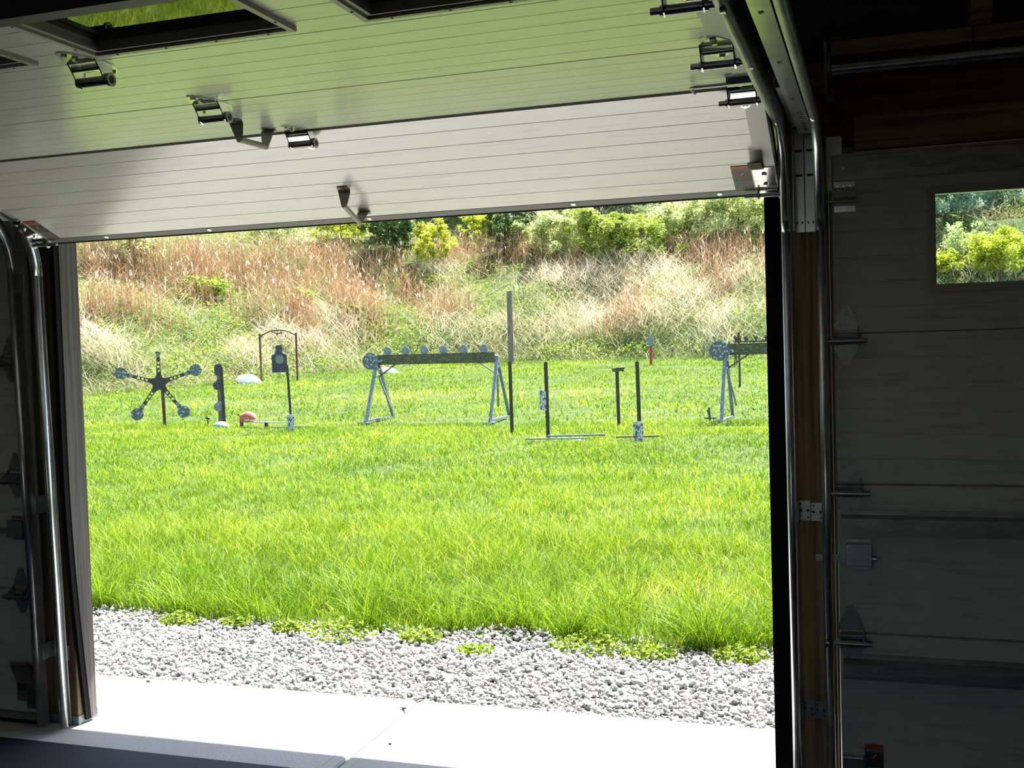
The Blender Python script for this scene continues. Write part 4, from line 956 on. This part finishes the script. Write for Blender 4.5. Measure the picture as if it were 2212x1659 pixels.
m = MB(); m.poly_y([(-.062,-.02),(.070,-.02),(.078,.27),(-.075,.275)], -.010,.010); o = m.build('steel_plate', MT['speck']); o.location = (-3.27,15.44,gz(-3.3,15.4)); o.rotation_euler = (.04,0,math.radians(10))
tag(o, 'chipped white plate standing in the grass against the rightmost black post', 'plate')
rod('steel_bar', (-4.62,15.42),(-3.80,15.62), .016, 'galvold', 'pale flat bar on the grass right of the second black post, farther of two', 'bar', .07)
rod('steel_bar', (-4.85,15.05),(-3.95,15.18), .012, 'galvold', 'pale thin bar on the grass right of the second black post, nearer of two', 'bar', .06)
rod('steel_bar', (-3.58,15.36),(-2.98,15.52), .014, 'pole2', 'grey bar on the grass under the rightmost white plate', 'bar', .06)
m = MB(); m.ball((0,0,.03),.06,.05,.04,7,5); o = m.build('rock', MT['whitestone']); o.location = (-4.12,15.22,gz(-4.1,15.2)); tag(o, 'small pale stone between the two flat bars', 'rock')
# far things
def far_rock(x, y, rx, rz_, label, s):
    r_ = random.Random(s); m = MB(); m.ball((0,0,0), rx, rx*.6, rz_, 14, 9, z0=-.3, fn=lambda a,b,c:(a*(1+r_.uniform(-.06,.06)),b*(1+r_.uniform(-.06,.06)),c*(1+r_.uniform(-.1,.1))-.25*a))
    o = m.build('rock', MT['whitestone']); o.location = (x,y,gz(x,y)+.02); tag(o, label, 'rock')
far_rock(-18.75,30.1,.44,.24,'large white rock at the foot of the bank left of the rusty arch',5)
far_rock(-15.40,33.3,.36,.16,'white rock at the foot of the bank behind the left plate rack',8)
x, y = -18.66, 30.7; g = gz(x,y)
t = thing('arch_frame', 'rusty steel arch frame with a small hanging bar at the foot of the bank', 'frame', (x,y,g))
W_ = 1.16; ux, uy = .98, .47
def Pn(s,z): return (s*ux, s*uy*.0+s*.25, z)
for s_ in (0, W_): MB().bar(Pn(s_,-.1), Pn(s_,1.50), .055, .04, (0,1,0)).build('leg', MT['rust'], t)
m = MB(); ar = [(0,1.40),(.10,1.47),(.34,1.58),(.62,1.60),(.84,1.57),(1.06,1.47),(W_,1.42)]
for (a_,b_),(c_,d_) in zip(ar[:-1],ar[1:]): m.tube(Pn(a_,b_),Pn(c_,d_),.022,8)
m.build('arch_bar', MT['rust'], t)
m = MB(); hb_ = [(.44,1.53),(.52,1.50),(.62,1.49),(.72,1.52)]
for (a_,b_),(c_,d_) in zip(hb_[:-1],hb_[1:]): m.tube(Pn(a_,b_),Pn(c_,d_),.02,8)
m.tube(Pn(.56,1.50),Pn(.56,1.60),.012,6); m.build('hanging_bar', MT['rust'], t)
g = gz(-12.31,36.9); t = thing('wooden_pole', 'tall weathered wooden pole at the foot of the bank in the middle', 'pole', (-12.31,36.9,g))
m = MB(); m.tube((0,0,-.2),(.0,0,2.55),.105,14,.095); m.build('pole', MT['oldwood'], t)
x, y = -6.81, 34.4; t = thing('post_target', 'small grey steel target on a short red post at the foot of the bank', 'shooting target', (x,y,gz(x,y)))
MB().box(-.04,.04,-.03,.03,-.1,.64).build('red_post', MT['redp'], t)
m = MB(); m.poly_y([(-.05,.60),(.05,.60),(.10,.68),(.105,.78),(.13,.83),(.08,.84),(.03,.90),(-.03,.90),(-.08,.84),(-.13,.83),(-.105,.78),(-.10,.68)], -.05,-.038); m.build('target_plate', MT['galvold'], t)
x, y = -3.03, 25.7; t = thing('post_target', 'thin dark post with a small rusty top plate behind the right plate rack', 'shooting target', (x,y,gz(x,y)))
MB().box(-.022,.022,-.02,.02,-.1,1.0).build('post', MT['blacksteel'], t)
m = MB(); m.poly_y([(-.03,1.0),(.03,1.0),(.05,1.10),(.03,1.17),(.02,1.26),(-.02,1.26),(-.04,1.16),(-.05,1.08)], -.01,.01); m.build('top_plate', MT['rust'], t)
x, y = -4.0, 33.0; t = thing('small_plate_rack', 'small distant plate rack with a thin bar of stub plates beyond the right rack', 'shooting target', (x,y,gz(x,y)), 0)
MB().bar((-.02,0,.72),(2.0,.1,.72),.03,.04).build('bar', MT['blacksteel'], t)
for s_ in (0.0, 1.9):
    for dy in (-.22,.22): MB().bar((s_,s_*.05,.72),(s_+.03*dy,dy+s_*.05,-.05),.03,.03,(0,1,0)).build('leg', MT['dgrey'], t)
for k in range(7):
    m = MB(); m.box(-.03,.03,-.01,.01,0,.06); m.poly_y([(-.05,.05),(.05,.05),(.06,.09),(.03,.13),(-.03,.13),(-.06,.09)], -.01,.01); m.build('plate', MT['dgrey'], t, Matrix.Translation((.02+k*.29,.01*k,.74)))
